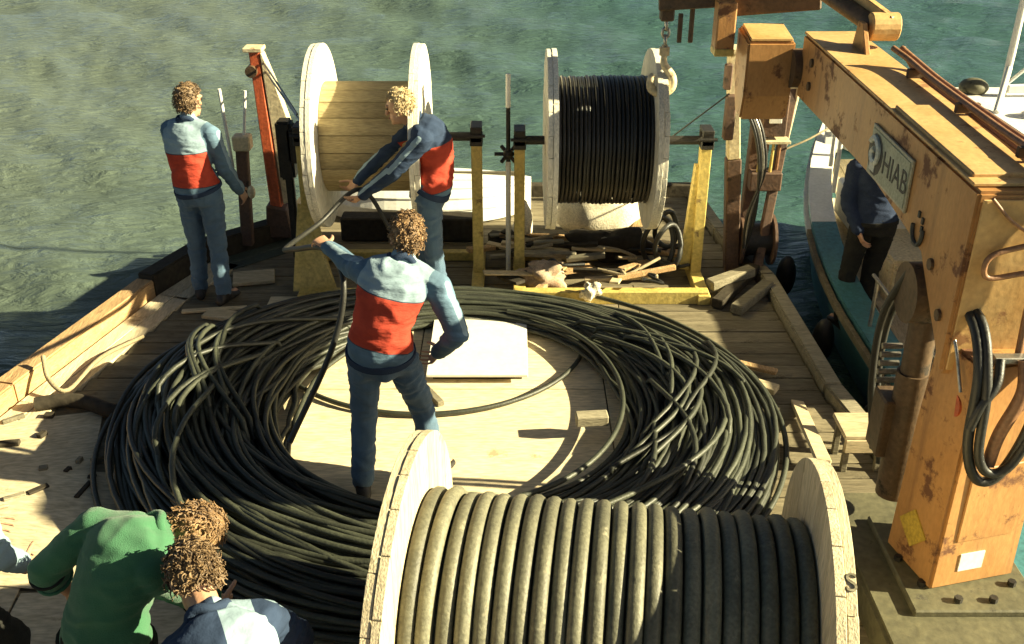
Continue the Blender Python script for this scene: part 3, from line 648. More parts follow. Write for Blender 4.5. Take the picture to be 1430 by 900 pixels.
# ------------------------------------------------------------------ bow clutter
def dinghy():
    t = thing('upturned_dinghy','white clinker dinghy lying keel up behind the yellow stands','dinghy',(-.85,9.42,0))
    L_, B, H = 2.1, .42, .36; cx_, cy_ = -.85, 9.42; ns = 5
    def pt(s, k):                          # s along (-1..1), k strake angle 0..1 gunwale->keel
        taper = (1-abs(s)**2.6); a = k*math.pi/2
        return Vector((cx_+s*L_/2, cy_-B*taper*math.cos(a)**.8, .03+H*(1-.12*s*s)*math.sin(a)**.9)), Vector((cx_+s*L_/2, cy_+B*taper*math.cos(a)**.8, .03+H*(1-.12*s*s)*math.sin(a)**.9))
    for side in (0,1):
        for k in range(ns):
            m = MB(); rings = []
            for i in range(19):
                s = -1+2*i/18; s = max(-.985,min(.985,s))
                p = pt(s,k/ns)[side]; q = pt(s,min(.999,(k+1.15)/ns))[side]
                o = Vector((0,(-1 if side == 0 else 1)*.012,.006)); 
                rings.append([p+o,q,q-Vector((0,0,.012)),p+o-Vector((0,0,.014))])
            m.loft(rings); m.build('strake','white_paint',t)
    MB().beam((cx_-.95,cy_,H+.02),(cx_+.95,cy_,H+.02),.03,.04).build('keel','grey_wood',t,bevel=.004)
dinghy()
tag(MB().beam((-1.55,8.72,.12),(-.3,8.70,.12),.2,.22).build('timber_baulk','dark_wood',None,bevel=.012),'heavy dark timber baulk lying in front of the upturned dinghy','timber')
tag(MB().beam((-.2,8.62,.06),(.15,8.45,.06),.1,.1).build('timber_baulk','dark_wood',None,bevel=.01),'short dark timber baulk between the two reel stands','timber')
def lump(name, label, cat, c, s, m, seed, amp=.18, group=None):
    mb = MB(); mb.ellip(c, Vector((s[0],0,0)), Vector((0,s[1],0)), Vector((0,0,s[2])), 28, 16)
    cc = Vector(c); nv = []
    for p in mb.v:
        p = Vector(p); d = p-cc; k = 1+amp*noise.fractal(p*5/max(s)*.3+Vector((seed*3.1,0,0)),1,2,4)*1.4
        q = cc+d*k; q.z = max(q.z, .005); nv.append(tuple(q))
    mb.v = nv; o = mb.build(name, m, None, smooth=True); tag(o,label,cat,group); return o
lump('sack','pale canvas sack slumped under the full cable reel','sack',(.78,8.72,.26),(.38,.24,.27),'sack',1)
lump('sack','small pale sack beside the crank pole foot','sack',(.10,8.55,.20),(.09,.09,.22),'sack',2)
lump('rag_heap','pale crumpled rag on the yellow base beam','rag',(.62,7.30,.14),(.075,.06,.07),'sack',3,.5)
lump('rag_heap','red and cream rags in the corner of the right stand','rag',(.27,7.62,.12),(.20,.13,.12),'rag',4,.5)
rng = random.Random(21)

for k in range(46):
    x = rng.uniform(-.15,1.42); y = RY+rng.uniform(-.30,.75); z = .03+.15*rng.random()*(1-abs(x-.7)/1.2)
    L_ = rng.uniform(.22,.85); a = rng.uniform(-.5,.5) if rng.random() < .7 else rng.uniform(0,3.14)
    d = Vector((math.cos(a),math.sin(a)*.7,rng.uniform(-.14,.14)))*L_/2; c = Vector((x,y,z+.07))
    mw = rng.choice(['grey_wood','grey_wood','pale_wood','pale_wood','dark_wood','rail_wood']); wd = rng.uniform(.03,.10)
    o = MB().beam(c-d,c+d,wd,rng.uniform(.015,.045)).build('wood_scrap',mw,None,bevel=.004)
    lab = {'grey_wood':'weathered grey','pale_wood':'pale broken','dark_wood':'dark dirty','rail_wood':'orange-brown split'}[mw]+(' long' if L_ > .55 else ' short')+(' board' if wd > .065 else ' batten')+' in the junk heap under the full cable reel'
    tag(o,lab,'wood scrap','wood scraps: '+lab)
for k,(c,r) in enumerate((((1.28,7.75,.34),.14),((1.22,7.9,.30),.17),((1.3,8.05,.36),.12))):
    pts = [(c[0]+r*math.cos(a)*.75,c[1]+.05*math.sin(a*2),c[2]+r*math.sin(a)*1.3) for a in [2*math.pi*j/24 for j in range(24)]]
    tag(MB().tube(pts,.022,8,closed=True).build('hose_loop','rubber',None,smooth=True),'black hose loop hung beside the full cable reel','hose','hose loops beside the full reel')
for k in range(7):
    c = Vector((rng.uniform(.2,1.35),RY+rng.uniform(-.25,.5),.20)); pts = [c]
    for j in range(5): c = c+Vector((rng.uniform(-.2,.22),rng.uniform(-.12,.12),rng.uniform(-.05,.05))); c.z = max(.08,min(.30,c.z)); pts.append(c)
    tag(MB().tube(smooth_path(pts,5),.014,6).build('rope_end','rope_tan' if k%2 else 'rubber',None,smooth=True),'frayed rope end lying across the junk heap','rope','rope ends in the junk heap')
lump('engine_block','dark greasy machine block under the full cable reel','machine',(.85,8.25,.13),(.42,.2,.14),'dark_wood',6,.35)
for k,(a,b,lab) in enumerate((((1.62,7.25,.05),(2.05,7.9,.07),'dark timber lying from the stand corner to the davit foot'),((1.75,7.15,.05),(2.1,7.6,.06),'short dark timber by the gunwale near the davit'),((1.60,7.5,.10),(1.98,7.7,.14),'dark timber propped across another by the davit'))):
    tag(MB().beam(a,b,.10,.08).build('timber','grey_wood' if k else 'dark_wood',None,bevel=.008),lab,'timber')
# loose things on the deck
def scrap(name,label,cat,m,u,v,l,w,h,rot,group=None):
    p = gnd(u,v); o = MB().box((p.x,p.y,.012+h/2),(l,w,h),R(rot)).build(name,m,None,bevel=min(.004,h/3)); tag(o,label,cat,group)
scrap('board_or_lit_patch','bright strip painting a lit deck patch between the standing man and the yellow stand','board','pale_wood',355,392,.34,.24,.03,12)  # lit patch of deck, built as a pale strip
scrap('board_or_lit_patch','bright strip painting a lit deck patch at the coil edge near the standing man','board','pale_wood',322,446,.42,.14,.03,-14)  # second lit patch, also put in as a pale strip
scrap('board_or_lit_patch','narrow pale lath lying behind the coil','board','pale_wood',300,436,.5,.05,.02,8)
for k,(u,v,l,w,rt) in enumerate(((60,612,.06,.04,70),(112,648,.05,.03,80),(96,662,.05,.03,75),(20,590,.14,.03,40),(10,625,.16,.05,10),(62,660,.05,.05,20),(55,690,.12,.04,45),(22,700,.12,.04,30),(118,690,.16,.03,80),(150,640,.2,.035,50),(70,585,.06,.05,0),(450,876,.05,.04,20),(130,672,.05,.03,10))):
    scrap('wood_chip','small grey wood chip on the sunlit side deck' if k%2 else 'small dark wood chip on the sunlit side deck','wood chip','grey_wood' if k%2 else 'dark_wood',u,v,l,w,.03,rt,'grey deck chips' if k%2 else 'dark deck chips')
tag(MB().tube(smooth_path([gnd(50,565,.05),gnd(85,560,.06),gnd(120,562,.06),gnd(165,575,.06),gnd(210,560,.05)],6),[.05]*25,8).build('shadow_roll','dark_wood',None,smooth=True),'dark roll standing in for a cast shadow on the side deck by the gunwale','fender')  # cast shadow on the side deck, modelled as a dark roll
tag(MB().tube(smooth_path([gnd(60,498,.22),gnd(68,530,.12),gnd(95,545,.06),gnd(140,500,.05),gnd(200,470,.05)],6),.016,6).build('deck_rope','rope_tan',None,smooth=True),'tan rope led over the gunwale rail','rope')
tag(MB().tube(smooth_path([gnd(380,858,.03),gnd(440,862,.03),gnd(500,852,.03),gnd(540,850,.03)],6),.014,6).build('deck_hose','rubber',None,smooth=True),'thin dark hose on deck leading under the big reel','hose')
tag(MB().tube(smooth_path([gnd(300,790,.05),gnd(340,783,.05),gnd(385,772,.06)],6),.016,6).build('stray_cable','rubber',None,smooth=True),'short stray cable end beside the curly haired workers','cable')
tag(MB().beam(gnd(1000,520,.06),gnd(1085,545,.06),.10,.04).build('board_or_lit_patch','pale_wood',None,bevel=.005),'pale strip painting a sunlit deck patch outside the right lobe of the coil','board')  # patch of sunlight on the shaded deck, painted as a pale strip
tag(MB().beam(gnd(1020,505,.05),gnd(1085,520,.05),.06,.03).build('board_or_lit_patch','rail_wood',None,bevel=.005),'thin brown board next to the right lobe of the coil','board')
tag(MB().beam(px(1113,562,5.9),px(1150,645,4.7),.085,.03,up=(0,-.3,1)).build('leaning_plank','pale_wood',None,bevel=.004),'pale plank leaning between the coil and the big reel flange','plank')
st = thing('step_stool','small pale wooden step stool beside the crane foot','stool',(2.1,5.2,0))
MB().box((2.1,5.18,.26),(.27,.26,.03)).build('top','pale_wood',st,bevel=.005); MB().box((2.1,5.06,.20),(.25,.03,.09)).build('apron','pale_wood',st,bevel=.004)
for sx in (-.1,.1):
    for sy in (-.09,.09): MB().box((2.1+sx,5.18+sy,.125),(.035,.035,.25)).build('leg','grey_wood',st,bevel=.003)

# ------------------------------------------------------------------ boat moored alongside
def build_boat():
    t = thing('work_boat','teal and white wooden work boat moored alongside the barge','boat',(3.75,6.5,WATER_Z))
    cx_ = 4.18
    S = []                                  # y, half width, gunwale z, centre x
    for i in range(25):
        y = 1.5+i*(9.6/24); s = max(0,(y-7.2)/3.9)
        hw = 1.50*(1-s**2.2)+.02; S.append((y,hw,.0+.55*s**1.5,cx_-.62*s**2))
    hullm = MB(); rings = []
    for y,hw,g,c in S:
        rings.append([Vector((c-hw,y,g)),Vector((c-hw*.97,y,g-.25)),Vector((c-hw*.86,y,-.75)),Vector((c-hw*.5,y,-1.1)),Vector((c,y,-1.25)),Vector((c+hw*.5,y,-1.1)),Vector((c+hw*.86,y,-.75)),Vector((c+hw*.97,y,g-.25)),Vector((c+hw,y,g)),Vector((c+hw*.9,y,g-.02)),Vector((c+hw*.88,y,g-.40)),Vector((c-hw*.88,y,g-.40)),Vector((c-hw*.9,y,g-.02))])
    hullm.loft(rings); h = hullm.build('hull','teal_paint',t,smooth=False)
    for sgn in (-1,1):
        r1, r2, r3 = [], [], []
        for y,hw,g,c in S:
            e = max(.3,min(1,hw/.5)); w = .20*e
            x0 = c+sgn*(hw+.02); x1 = c+sgn*(hw-w)
            r1.append([Vector((x0,y,g+.005)),Vector((x1,y,g+.005)),Vector((x1,y,g+.04)),Vector((x0,y,g+.04))])
            r2.append([Vector((x0-sgn*.005,y,g-.09)),Vector((x0+sgn*.035,y,g-.09)),Vector((x0+sgn*.035,y,g-.035)),Vector((x0-sgn*.005,y,g-.035))])
            xa = c+sgn*(hw-w*.9); xb = c+sgn*(hw-w*.9-.02*e)
            r3.append([Vector((xa,y,g-.38)),Vector((xb,y,g-.38)),Vector((xb,y,g+.0)),Vector((xa,y,g+.0))])
        cut = next(k for k,q in enumerate(S) if q[0] > 8.6)
        MB().loft(r1[:cut+1]).build('covering_board','teal_paint',h); MB().loft(r1[cut:]).build('covering_board','white_paint',h)
        MB().loft(r2[:cut+1]).build('rub_rail','grey_wood',h); MB().loft(r2[cut:]).build('rub_rail','white_paint',h); MB().loft(r3).build('bulwark_lining','white_paint',h)
    for i in range(14):                     # deck planks
        x = cx_-1.3+i*.186
        ys = [y for y,hw,g,c in S if abs(x-c) < hw*.86]
        if ys:
            y0, y1 = min(ys), max(ys); n = 6
            rr = []
            for k in range(n+1):
                y = y0+(y1-y0)*k/n; s = max(0,(y-7.2)/3.9); g = .55*s**1.5; rr.append([Vector((x-.088,y,g-.398)),Vector((x+.088,y,g-.398)),Vector((x+.088,y,g-.37)),Vector((x-.088,y,g-.37))])
            MB().loft(rr).build('deck_plank','pale_wood_y',h)
    # wheelhouse mostly right of the frame, roof in view
    wh = MB().prism([(4.18,5.6,-.4),(5.0,5.6,-.4),(5.0,9.4,-.4),(4.18,9.4,-.4)],(0,0,1.53)).build('wheelhouse','white_paint',t,bevel=.02)
    rf = MB().prism([(4.10,5.5,1.13),(5.1,5.5,1.13),(5.1,9.5,1.13),(4.10,9.5,1.13)],(0,0,.07)).build('wheelhouse_roof','white_paint',t,bevel=.02,seg=2)
    for k in range(5):
        w = MB().box((4.175,6.1+k*.7,.74),(.03,.54,.40)).build('window','glass',wh,bevel=.01)
        for zz in (.52,.96): MB().box((4.17,6.1+k*.7,zz),(.04,.60,.05)).build('window_frame','teal_paint',w,bevel=.004)
    MB().box((4.17,7.4,.05),(.03,.6,.8)).build('door','green_paint',wh,bevel=.01)
    MB().ellip((4.22,9.3,1.25),Vector((.13,0,0)),Vector((0,.13,0)),Vector((0,0,.08))).build('roof_lamp','olive_steel',rf,smooth=True)
    MB().cyl((4.45,9.2,1.19),(4.47,9.2,4.6),.035,.025,n=12).build('mast','white_paint',t,smooth=True)
    MB().cyl((4.42,9.18,1.27),(5.6,9.1,2.5),.016,n=8).build('mast_stay','white_paint',t,smooth=True)
    MB().cyl((4.14,8.6,1.21),(4.46,9.2,1.46),.026,n=8).build('roof_strut','white_paint',t,smooth=True)
    MB().beam((4.46,9.15,1.27),(5.05,9.15,1.29),.06,.07).build('roof_rail','white_paint',t,bevel=.006)
    for k,(x,y,s) in enumerate(((4.5,8.5,.10),(4.65,8.6,.09),(4.75,8.4,.08),(4.56,8.25,.08))):
        MB().ellip((x,y,1.20+s*.5),Vector((s*1.5,0,0)),Vector((0,s,0)),Vector((0,0,s*.7)),12,8).build('canvas_bundle','sack',rf,smooth=True)
    # bow rail
    for (x,y,z,hh) in ((3.05,9.2,.27,.5),(3.15,9.7,.36,.5),(3.32,10.3,.48,.5),(3.45,10.75,.58,.45),(3.98,9.9,.40,.5)):
        MB().cyl((x,y,z),(x,y,z+hh),.022,n=8).build('stanchion','white_paint',t,smooth=True)
    MB().tube([(3.05,9.2,.77),(3.15,9.7,.86),(3.32,10.3,.98),(3.45,10.75,1.03),(3.75,10.5,.99),(3.98,9.9,.9)],.02,8).build('bow_rail','white_paint',t,smooth=True)
    MB().box((3.50,9.15,.12),(.62,.8,.36)).build('fore_hatch','white_paint',t,bevel=.02)
    MB().beam((3.3,10.2,.35),(3.45,10.9,1.05),.16,.07).build('stem_post','white_paint',t,bevel=.01)
    MB().prism([(3.25,8.0,-.38),(3.85,8.0,-.38),(3.85,8.9,-.38),(3.25,8.9,-.38)],(0,0,.46)).build('cabin_trunk','cream_paint',t,bevel=.03,seg=2)
    for (x,y) in ((2.72,5.3),(2.72,6.1),(2.72,6.9)):
        MB().cyl((x,y,.04),(x,y,.42),.016,n=8).build('stanchion','bare_steel',t,smooth=True)
    MB().cyl((2.72,5.2,.42),(2.72,7.0,.42),.014,n=8).build('side_rail','bare_steel',t,smooth=True)
    for k in range(3):
        c = (2.50,6.0+k*1.25,-.28)
        MB().ellip(c,Vector((.09,0,0)),Vector((0,.09,0)),Vector((0,0,.2))).build('fender','rubber',t,smooth=True)
    for k in range(5):
        r = .12+.01*k; z = -.33+.03*k
        MB().tube([(2.98+r*math.cos(a),6.5+r*math.sin(a),z) for a in [2*math.pi*j/20 for j in range(20)]],.018,6,closed=True).build('rope_flake','rope_tan',t,smooth=True)
build_boat()

# ------------------------------------------------------------------ people
def coverall(name, lo, hi, yoke, sleeve, half):
    m = bpy.data.materials.new(name); m.use_nodes = True; t = m.node_tree; N = t.nodes; L = t.links
    b = N['Principled BSDF']; b.inputs['Roughness'].default_value = .9; b.inputs['Specular IOR Level'].default_value = .15
    at = {}
    for k in ('band_t','band_lat','arm_in','arm_stripe'):
        a = N.new('ShaderNodeAttribute'); a.attribute_name = k; at[k] = a.outputs['Fac']
    def gt(o, v, op='GREATER_THAN'):
        q = N.new('ShaderNodeMath'); q.operation = op; L.new(o, q.inputs[0]); q.inputs[1].default_value = v; return q.outputs[0]
    def both(a, c):
        q = N.new('ShaderNodeMath'); q.operation = 'MULTIPLY'; L.new(a, q.inputs[0]); L.new(c, q.inputs[1]); return q.outputs[0]
    cur = [None]
    def lay(fac, rgb):
        q = N.new('ShaderNodeMix'); q.data_type = 'RGBA'; L.new(fac, q.inputs['Factor']); q.inputs['B'].default_value = (*rgb,1)
        if cur[0] is None: q.inputs['A'].default_value = (.11,.18,.25,1)
        else: L.new(cur[0], q.inputs['A'])
        cur[0] = q.outputs['Result']
    body_ = gt(at['arm_in'],0,'LESS_THAN'); arm_ = gt(at['arm_in'],0)
    C = {'pale':(.26,.355,.415),'navy':(.03,.048,.09),'blue':(.11,.18,.25)}
    lay(both(body_,both(gt(at['band_t'],lo),gt(at['band_t'],hi,'LESS_THAN'))),(.45,.062,.036))
    lay(both(body_,gt(at['band_t'],hi)),C[yoke])
    if half is not None: lay(both(body_,both(gt(at['band_t'],hi),gt(at['band_lat'],half,'LESS_THAN'))),C['navy'])  # shaded side of the yoke, painted navy
    lay(arm_,C[sleeve]); lay(both(arm_,gt(at['arm_stripe'],.95)),C['pale'])
    for v in (lo,hi):                       # stitched seam lines
        q = N.new('ShaderNodeMath'); q.operation = 'COMPARE'; L.new(at['band_t'],q.inputs[0]); q.inputs[1].default_value = v; q.inputs[2].default_value = .006
        lay(both(body_,q.outputs[0]),(.05,.06,.08))
    tc = N.new('ShaderNodeTexCoord'); n = N.new('ShaderNodeTexNoise'); n.inputs['Scale'].default_value = 7; n.inputs['Detail'].default_value = 8; L.new(tc.outputs['Object'], n.inputs['Vector'])
    hs = N.new('ShaderNodeHueSaturation'); mr = N.new('ShaderNodeMapRange'); mr.inputs['From Min'].default_value = .3; mr.inputs['From Max'].default_value = .7; mr.inputs['To Min'].default_value = .72; mr.inputs['To Max'].default_value = 1.2
    L.new(n.outputs['Fac'], mr.inputs['Value']); L.new(mr.outputs[0], hs.inputs['Value']); L.new(cur[0], hs.inputs['Color']); L.new(hs.outputs[0], b.inputs['Base Color'])
    n2 = N.new('ShaderNodeTexNoise'); n2.inputs['Scale'].default_value = 38; n2.inputs['Detail'].default_value = 4; mp = N.new('ShaderNodeMapping'); mp.inputs['Scale'].default_value = (.6,.6,1.6); L.new(tc.outputs['Object'],mp.inputs['Vector']); L.new(mp.outputs[0], n2.inputs['Vector'])
    bp = N.new('ShaderNodeBump'); bp.inputs['Strength'].default_value = .5; bp.inputs['Distance'].default_value = .012; L.new(n2.outputs['Fac'], bp.inputs['Height']); L.new(bp.outputs[0], b.inputs['Normal'])
    MATS[name] = m; return name
def remesh(mb, voxel, smooth=3, fold=0., fscale=9., seed=0, stretch=(1,1,1)):
    me = bpy.data.meshes.new('tmp'); me.from_pydata(mb.v, [], mb.f); me.update()
    bm = bmesh.new(); bm.from_mesh(me); bmesh.ops.recalc_face_normals(bm, faces=bm.faces); bm.to_mesh(me); bm.free()
    o = bpy.data.objects.new('tmp', me); col.objects.link(o)
    m = o.modifiers.new('r','REMESH'); m.mode = 'VOXEL'; m.voxel_size = voxel
    if smooth: s = o.modifiers.new('s','SMOOTH'); s.iterations = smooth; s.factor = .5
    dg = bpy.context.evaluated_depsgraph_get(); dg.update()
    out = bpy.data.meshes.new_from_object(o.evaluated_get(dg)); bpy.data.objects.remove(o); bpy.data.meshes.remove(me)
    if fold:
        out.update(); n = len(out.vertices); co = np.empty(n*3); out.vertices.foreach_get('co', co); no = np.empty(n*3); out.vertices.foreach_get('normal', no)
        co = co.reshape(-1,3); no = no.reshape(-1,3); sd = Vector((seed*7.3, seed*1.7, seed*.9))
        for i in range(n):
            p = Vector(co[i]); q = Vector((p.x*stretch[0],p.y*stretch[1],p.z*stretch[2]))*fscale+sd
            q = q+Vector((0,0,1.2*noise.noise(q*.6))); w = noise.noise(q)*.45; r_ = 1-abs(noise.noise(q*1.3+Vector((5,5,5))))*3.2
            co[i] += no[i]*fold*(w+.5*max(-1,r_)+.12*noise.noise(q*4))
        out.vertices.foreach_set('co', co.reshape(-1))
    out.polygons.foreach_set('use_smooth', [True]*len(out.polygons)); out.update()
    return out
def link(me, name, mats, parent):
    me.name = name; me.materials.clear()
    for q in mats: me.materials.append(MATS[q])
    me.transform(Matrix.Translation(-wloc(parent)))
    o = bpy.data.objects.new(name, me); col.objects.link(o); o.parent = parent; return o

TSEC = [(-.16,.150,.118),(0,.168,.122),(.14,.165,.120),(.38,.140,.105),(.62,.158,.118),(.80,.178,.120),(.92,.165,.100),(1.0,.085,.075)]
def torso_rings(J, t0, t1, inf, wid=.92):
    hipv = (Vector(J['hipR'])-Vector(J['hipL'])).normalized(); shv = (Vector(J['shR'])-Vector(J['shL'])).normalized()
    pel, neck = Vector(J['pel']), Vector(J['neck']); mid = Vector(J.get('mid', (pel+neck)/2)); rings = []
    def sp(t): 
        t_ = max(t,0); q = (1-t_)**2*pel+2*t_*(1-t_)*(2*mid-.5*(pel+neck))+t_**2*neck
        if t < 0: q = pel+(pel-sp(.05)).normalized()*(-t)*.55
        return q
    for t,w,d in TSEC:
        if t < t0-1e-6 or t > t1+1e-6: continue
        ax = hipv.lerp(shv, max(0,min(1,t))).normalized(); tan = (sp(t+.02)-sp(t-.02)).normalized()
        ax = (ax-tan*ax.dot(tan)).normalized(); f = tan.cross(ax)
        rings.append([sp(t)+ax*(w*wid+inf)*math.cos(2*math.pi*j/24)+f*(d+inf)*math.sin(2*math.pi*j/24) for j in range(24)])
    return rings
def hand(mb, wrist, d, pn, side, curl):
    d = d.normalized(); pn = (pn-d*pn.dot(d)).normalized(); lat = d.cross(pn)*side   # lat: towards the thumb
    rings = []
    for t,w,th in ((-.02,.024,.019),(.02,.034,.016),(.06,.041,.014),(.095,.040,.011)):
        c = wrist+d*t; rings.append([c+lat*w*math.cos(2*math.pi*j/12)+pn*th*math.sin(2*math.pi*j/12) for j in range(12)])
    mb.loft(rings)
    for k,(o,l) in enumerate(((.034,.074),(.0115,.082),(-.0115,.077),(-.034,.060))):
        p = wrist+d*.086+lat*o; dd = (d+lat*o*4).normalized(); a = curl*(.85+.1*k)
        for s,f in enumerate((.45,.32,.23)):
            dd = (Matrix.Rotation(a*(.7 if s == 0 else 1), 3, lat*side*-1) @ dd) if False else (dd*math.cos(a)+pn*math.sin(a)).normalized()
            q = p+dd*l*f; mb.capsule(p,q,.0076-.0004*s,.0072-.0005*s,8); p = q
            pn2 = (pn-dd*pn.dot(dd)); pn = pn
    p = wrist+d*.025+lat*.030; dd = (lat*.75+d*.6+pn*.25).normalized()
    for s,l in enumerate((.042,.032,.026)):
        q = p+dd*l; mb.capsule(p,q,.0125-.001*s,.0115-.001*s,8); p = q; dd = (dd+d*.45+pn*.35*curl).normalized()
def person(label, J, look, seed, group=None, hairm='hair_brown', hair_vol=.03, curls=340, jacket=None, trousers='suit_blue', sleeve='long', loc=None):
    J = {k: Vector(v) for k,v in J.items()}
    base = loc if loc is not None else ((J['anL'].x+J['anR'].x)/2,(J['anL'].y+J['anR'].y)/2,min(J['anL'].z,J['anR'].z)-.085)
    t = thing('person', label, 'person', base, 0, group)
    neck, head = J['neck'], J['head']; hu = J.get('hup', head-neck).normalized(); hf = J['face']; hf = (hf-hu*hf.dot(hu)).normalized(); hr = hf.cross(hu)
    shv = (J['shR']-J['shL']).normalized(); hv = (J['hipR']-J['hipL']).normalized()
    # body: one continuous skin surface
    b = MB(); b.loft(torso_rings(J,-.2,1.0,-.022))
    b.capsule(neck-(head-neck).normalized()*.04, head-hu*.06, .056,.052)
    b.ellip(head+hu*.022-hf*.008, hr*.077, hf*.097, hu*.108,20,14); b.ellip(head-hu*.06+hf*.03, hr*.056, hf*.064, hu*.062,16,10)
    b.capsule(head+hf*.088+hu*.012, head+hf*.108-hu*.026,.010,.015,8); b.ellip(head-hu*.100+hf*.075,hr*.022,hf*.020,hu*.018,10,8)
    b.capsule(head+hf*.084+hu*.034-hr*.036, head+hf*.084+hu*.034+hr*.036,.012,.012,8)
    for s in (-1,1): b.ellip(head+hr*s*.079-hu*.012-hf*.01, hr*.010, hf*.020, hu*.032,10,8)
    for s,k in ((-1,'L'),(1,'R')):
        b.capsule(neck-shv*0+shv*s*.03-Vector((0,0,.02)), J['sh'+k], .05,.05); b.capsule(J['sh'+k],J['el'+k],.047,.038); b.capsule(J['el'+k],J['wr'+k],.038,.026)
        d = J.get('hd'+k, J['wr'+k]-J['el'+k]); hand(b, J['wr'+k], d, J.get('pn'+k, -shv*s+Vector((0,0,-.01))), -s if False else s, look.get('curl',.45))
        b.capsule(J['hip'+k],J['kn'+k],.074,.052); b.capsule(J['kn'+k],J['an'+k],.050,.036)
        toe = J['an'+k]+J.get('toe'+k,Vector((0,1,0))).normalized()*.15-Vector((0,0,.045)); b.capsule(J['an'+k]-Vector((0,0,.035)),toe,.036,.028)
    body = link(remesh(b,.0058,2),'body',['skin'],t)
    for s in (-1,1): MB().ellip(head+hf*.088+hr*s*.033+hu*.012,hr*.012,hf*.008,hu*.008,10,8).build('eye','eye',t,smooth=True)
    MB().ellip(head+hf*.094-hu*.062,hr*.024,hf*.008,hu*.008,10,8).build('mouth','lip',t,smooth=True)
    # trousers
    m = MB(); m.loft(torso_rings(J,-.2,.14,.018))
    for k in 'LR':
        m.capsule(J['hip'+k],J['kn'+k],.098,.072); m.capsule(J['kn'+k],J['an'+k]+(J['kn'+k]-J['an'+k]).normalized()*.02,.072,.062)
    tr = remesh(m,.0105,3,.012,9,seed,(.8,.8,1.7)); link(tr,'trousers',[trousers],t)
    w0, w1 = torso_rings(J,0,.14,.037,look.get('wid',.92))
    MB().loft([w0,[a_.lerp(b_,.45) for a_,b_ in zip(w0,w1)]]).build('waistband','suit_navy' if jacket is None else trousers,t,smooth=True)
    # boots
    for s,k in ((-1,'L'),(1,'R')):
        m = MB(); td = J.get('toe'+k,Vector((0,1,0))).normalized(); a = J['an'+k]; lat = td.cross(Vector((0,0,1))); rr = []
        for q,w,hh in ((-.085,.030,.05),(-.06,.042,.09),(0,.046,.11),(.06,.048,.085),(.12,.052,.060),(.165,.046,.050),(.19,.028,.035)):
            c = a+td*q; z0 = a.z-.085
            rr.append([Vector((c.x,c.y,0))+lat*w*math.cos(2*math.pi*j/14)+Vector((0,0,z0+hh/2+hh/2*math.sin(2*math.pi*j/14))) for j in range(14)])
        m.loft(rr); m.capsule(a,a+(J['kn'+k]-a).normalized()*.10,.052,.056)
        link(remesh(m,.010,2),'boot',['boot'],t)
    # jacket / shirt
    inf = look.get('inf',.026); m = MB(); m.loft(torso_rings(J,look.get('hem',.0),1.0,inf,look.get('wid',.92)))
    m.capsule(neck-(head-neck).normalized()*.05, neck+(head-neck).normalized()*.035,.070,.068)
    for s,k in ((-1,'L'),(1,'R')):
        m.capsule(neck+shv*s*.05-Vector((0,0,.02)),J['sh'+k],.070,.072); m.capsule(J['sh'+k],J['el'+k],.074,.060)
        if sleeve == 'long': m.capsule(J['el'+k],J['el'+k].lerp(J['wr'+k],.97),.060,.044)
        else: m.capsule(J['el'+k],J['el'+k].lerp(J['wr'+k],.22),.062,.066)
    jk = remesh(m,.0105,3,look.get('fold',.011),8,seed+3,(.8,.8,1.8))
    lo, hi = look.get('band',(.22,.66))[:2]
    nm = [coverall('coverall_%d' % seed, lo, hi, look.get('yoke','pale'), look.get('sleeves','blue'), look.get('half'))] if jacket is None else [jacket]
    if jacket is None:
        n = len(jk.vertices); cen = np.empty(n*3); jk.vertices.foreach_get('co',cen); cen = cen.reshape(-1,3)
        pel = np.array(J['pel']); ax = np.array(neck)-pel; sv = np.array(shv)
        tt = (cen-pel)@ax/(ax@ax); lat = (cen-pel)@sv-tt*(ax@sv); arm = np.full(n,-1.0); strp = np.full(n,-1.0)
        for s,k in ((-1,'L'),(1,'R')):
            for a_,b_,up_ in ((J['sh'+k],J['el'+k],1),(J['el'+k],J['wr'+k],0)):
                a_, b_ = np.array(a_), np.array(b_); ab = b_-a_; qq = (cen-a_)@ab/(ab@ab); q = np.clip(qq,0,1); vec = cen-a_-q[:,None]*ab; D = np.linalg.norm(vec,axis=1)
                m_ = .088-D
                if up_: m_ = np.minimum(m_, np.maximum((np.abs(lat)-.150*look.get('wid',.92)), (q-.55)*.2))
                arm = np.maximum(arm, m_); up = np.array(look.get('stripe'+k,(0,0,1)),float); up -= ab*(up@ab)/(ab@ab); up /= np.linalg.norm(up)
                strp = np.where(D < .095, np.maximum(strp, (vec/np.maximum(D,1e-4)[:,None])@up), strp)
        for an,av in (('band_t',tt),('band_lat',lat),('arm_in',arm),('arm_stripe',strp)):
            at_ = jk.attributes.new(an,'FLOAT','POINT'); at_.data.foreach_set('value',av.astype(np.float32))
        o = link(jk,'jacket',nm,t)
    else: o = link(jk,'shirt' if sleeve != 'long' else 'jacket',nm,t)
    nd = (head-neck).normalized(); sx_ = nd.cross(hf).normalized(); sy_ = nd.cross(sx_)
    MB().tube([neck+nd*.03+(sx_*math.cos(a)+sy_*math.sin(a))*.070+nd*.014*math.sin(3*a+seed) for a in [2*math.pi*j/20 for j in range(20)]],.019,8,closed=True).build('collar','suit_navy' if jacket is None else nm[0],t,smooth=True)
    if sleeve != 'long':
        for k in 'LR':
            d_ = (J['wr'+k]-J['el'+k]).normalized(); a_ = J['el'+k].lerp(J['wr'+k],.20); x_ = d_.cross(Vector((0,0,1))).normalized(); y_ = d_.cross(x_)
            for q in (-.025,.03): MB().tube([a_+d_*q+(x_*math.cos(a)+y_*math.sin(a))*.067 for a in [2*math.pi*j/18 for j in range(18)]],.008,6,closed=True).build('cuff_stripe','trouser_dark' if q < 0 else nm[0],t,smooth=True)
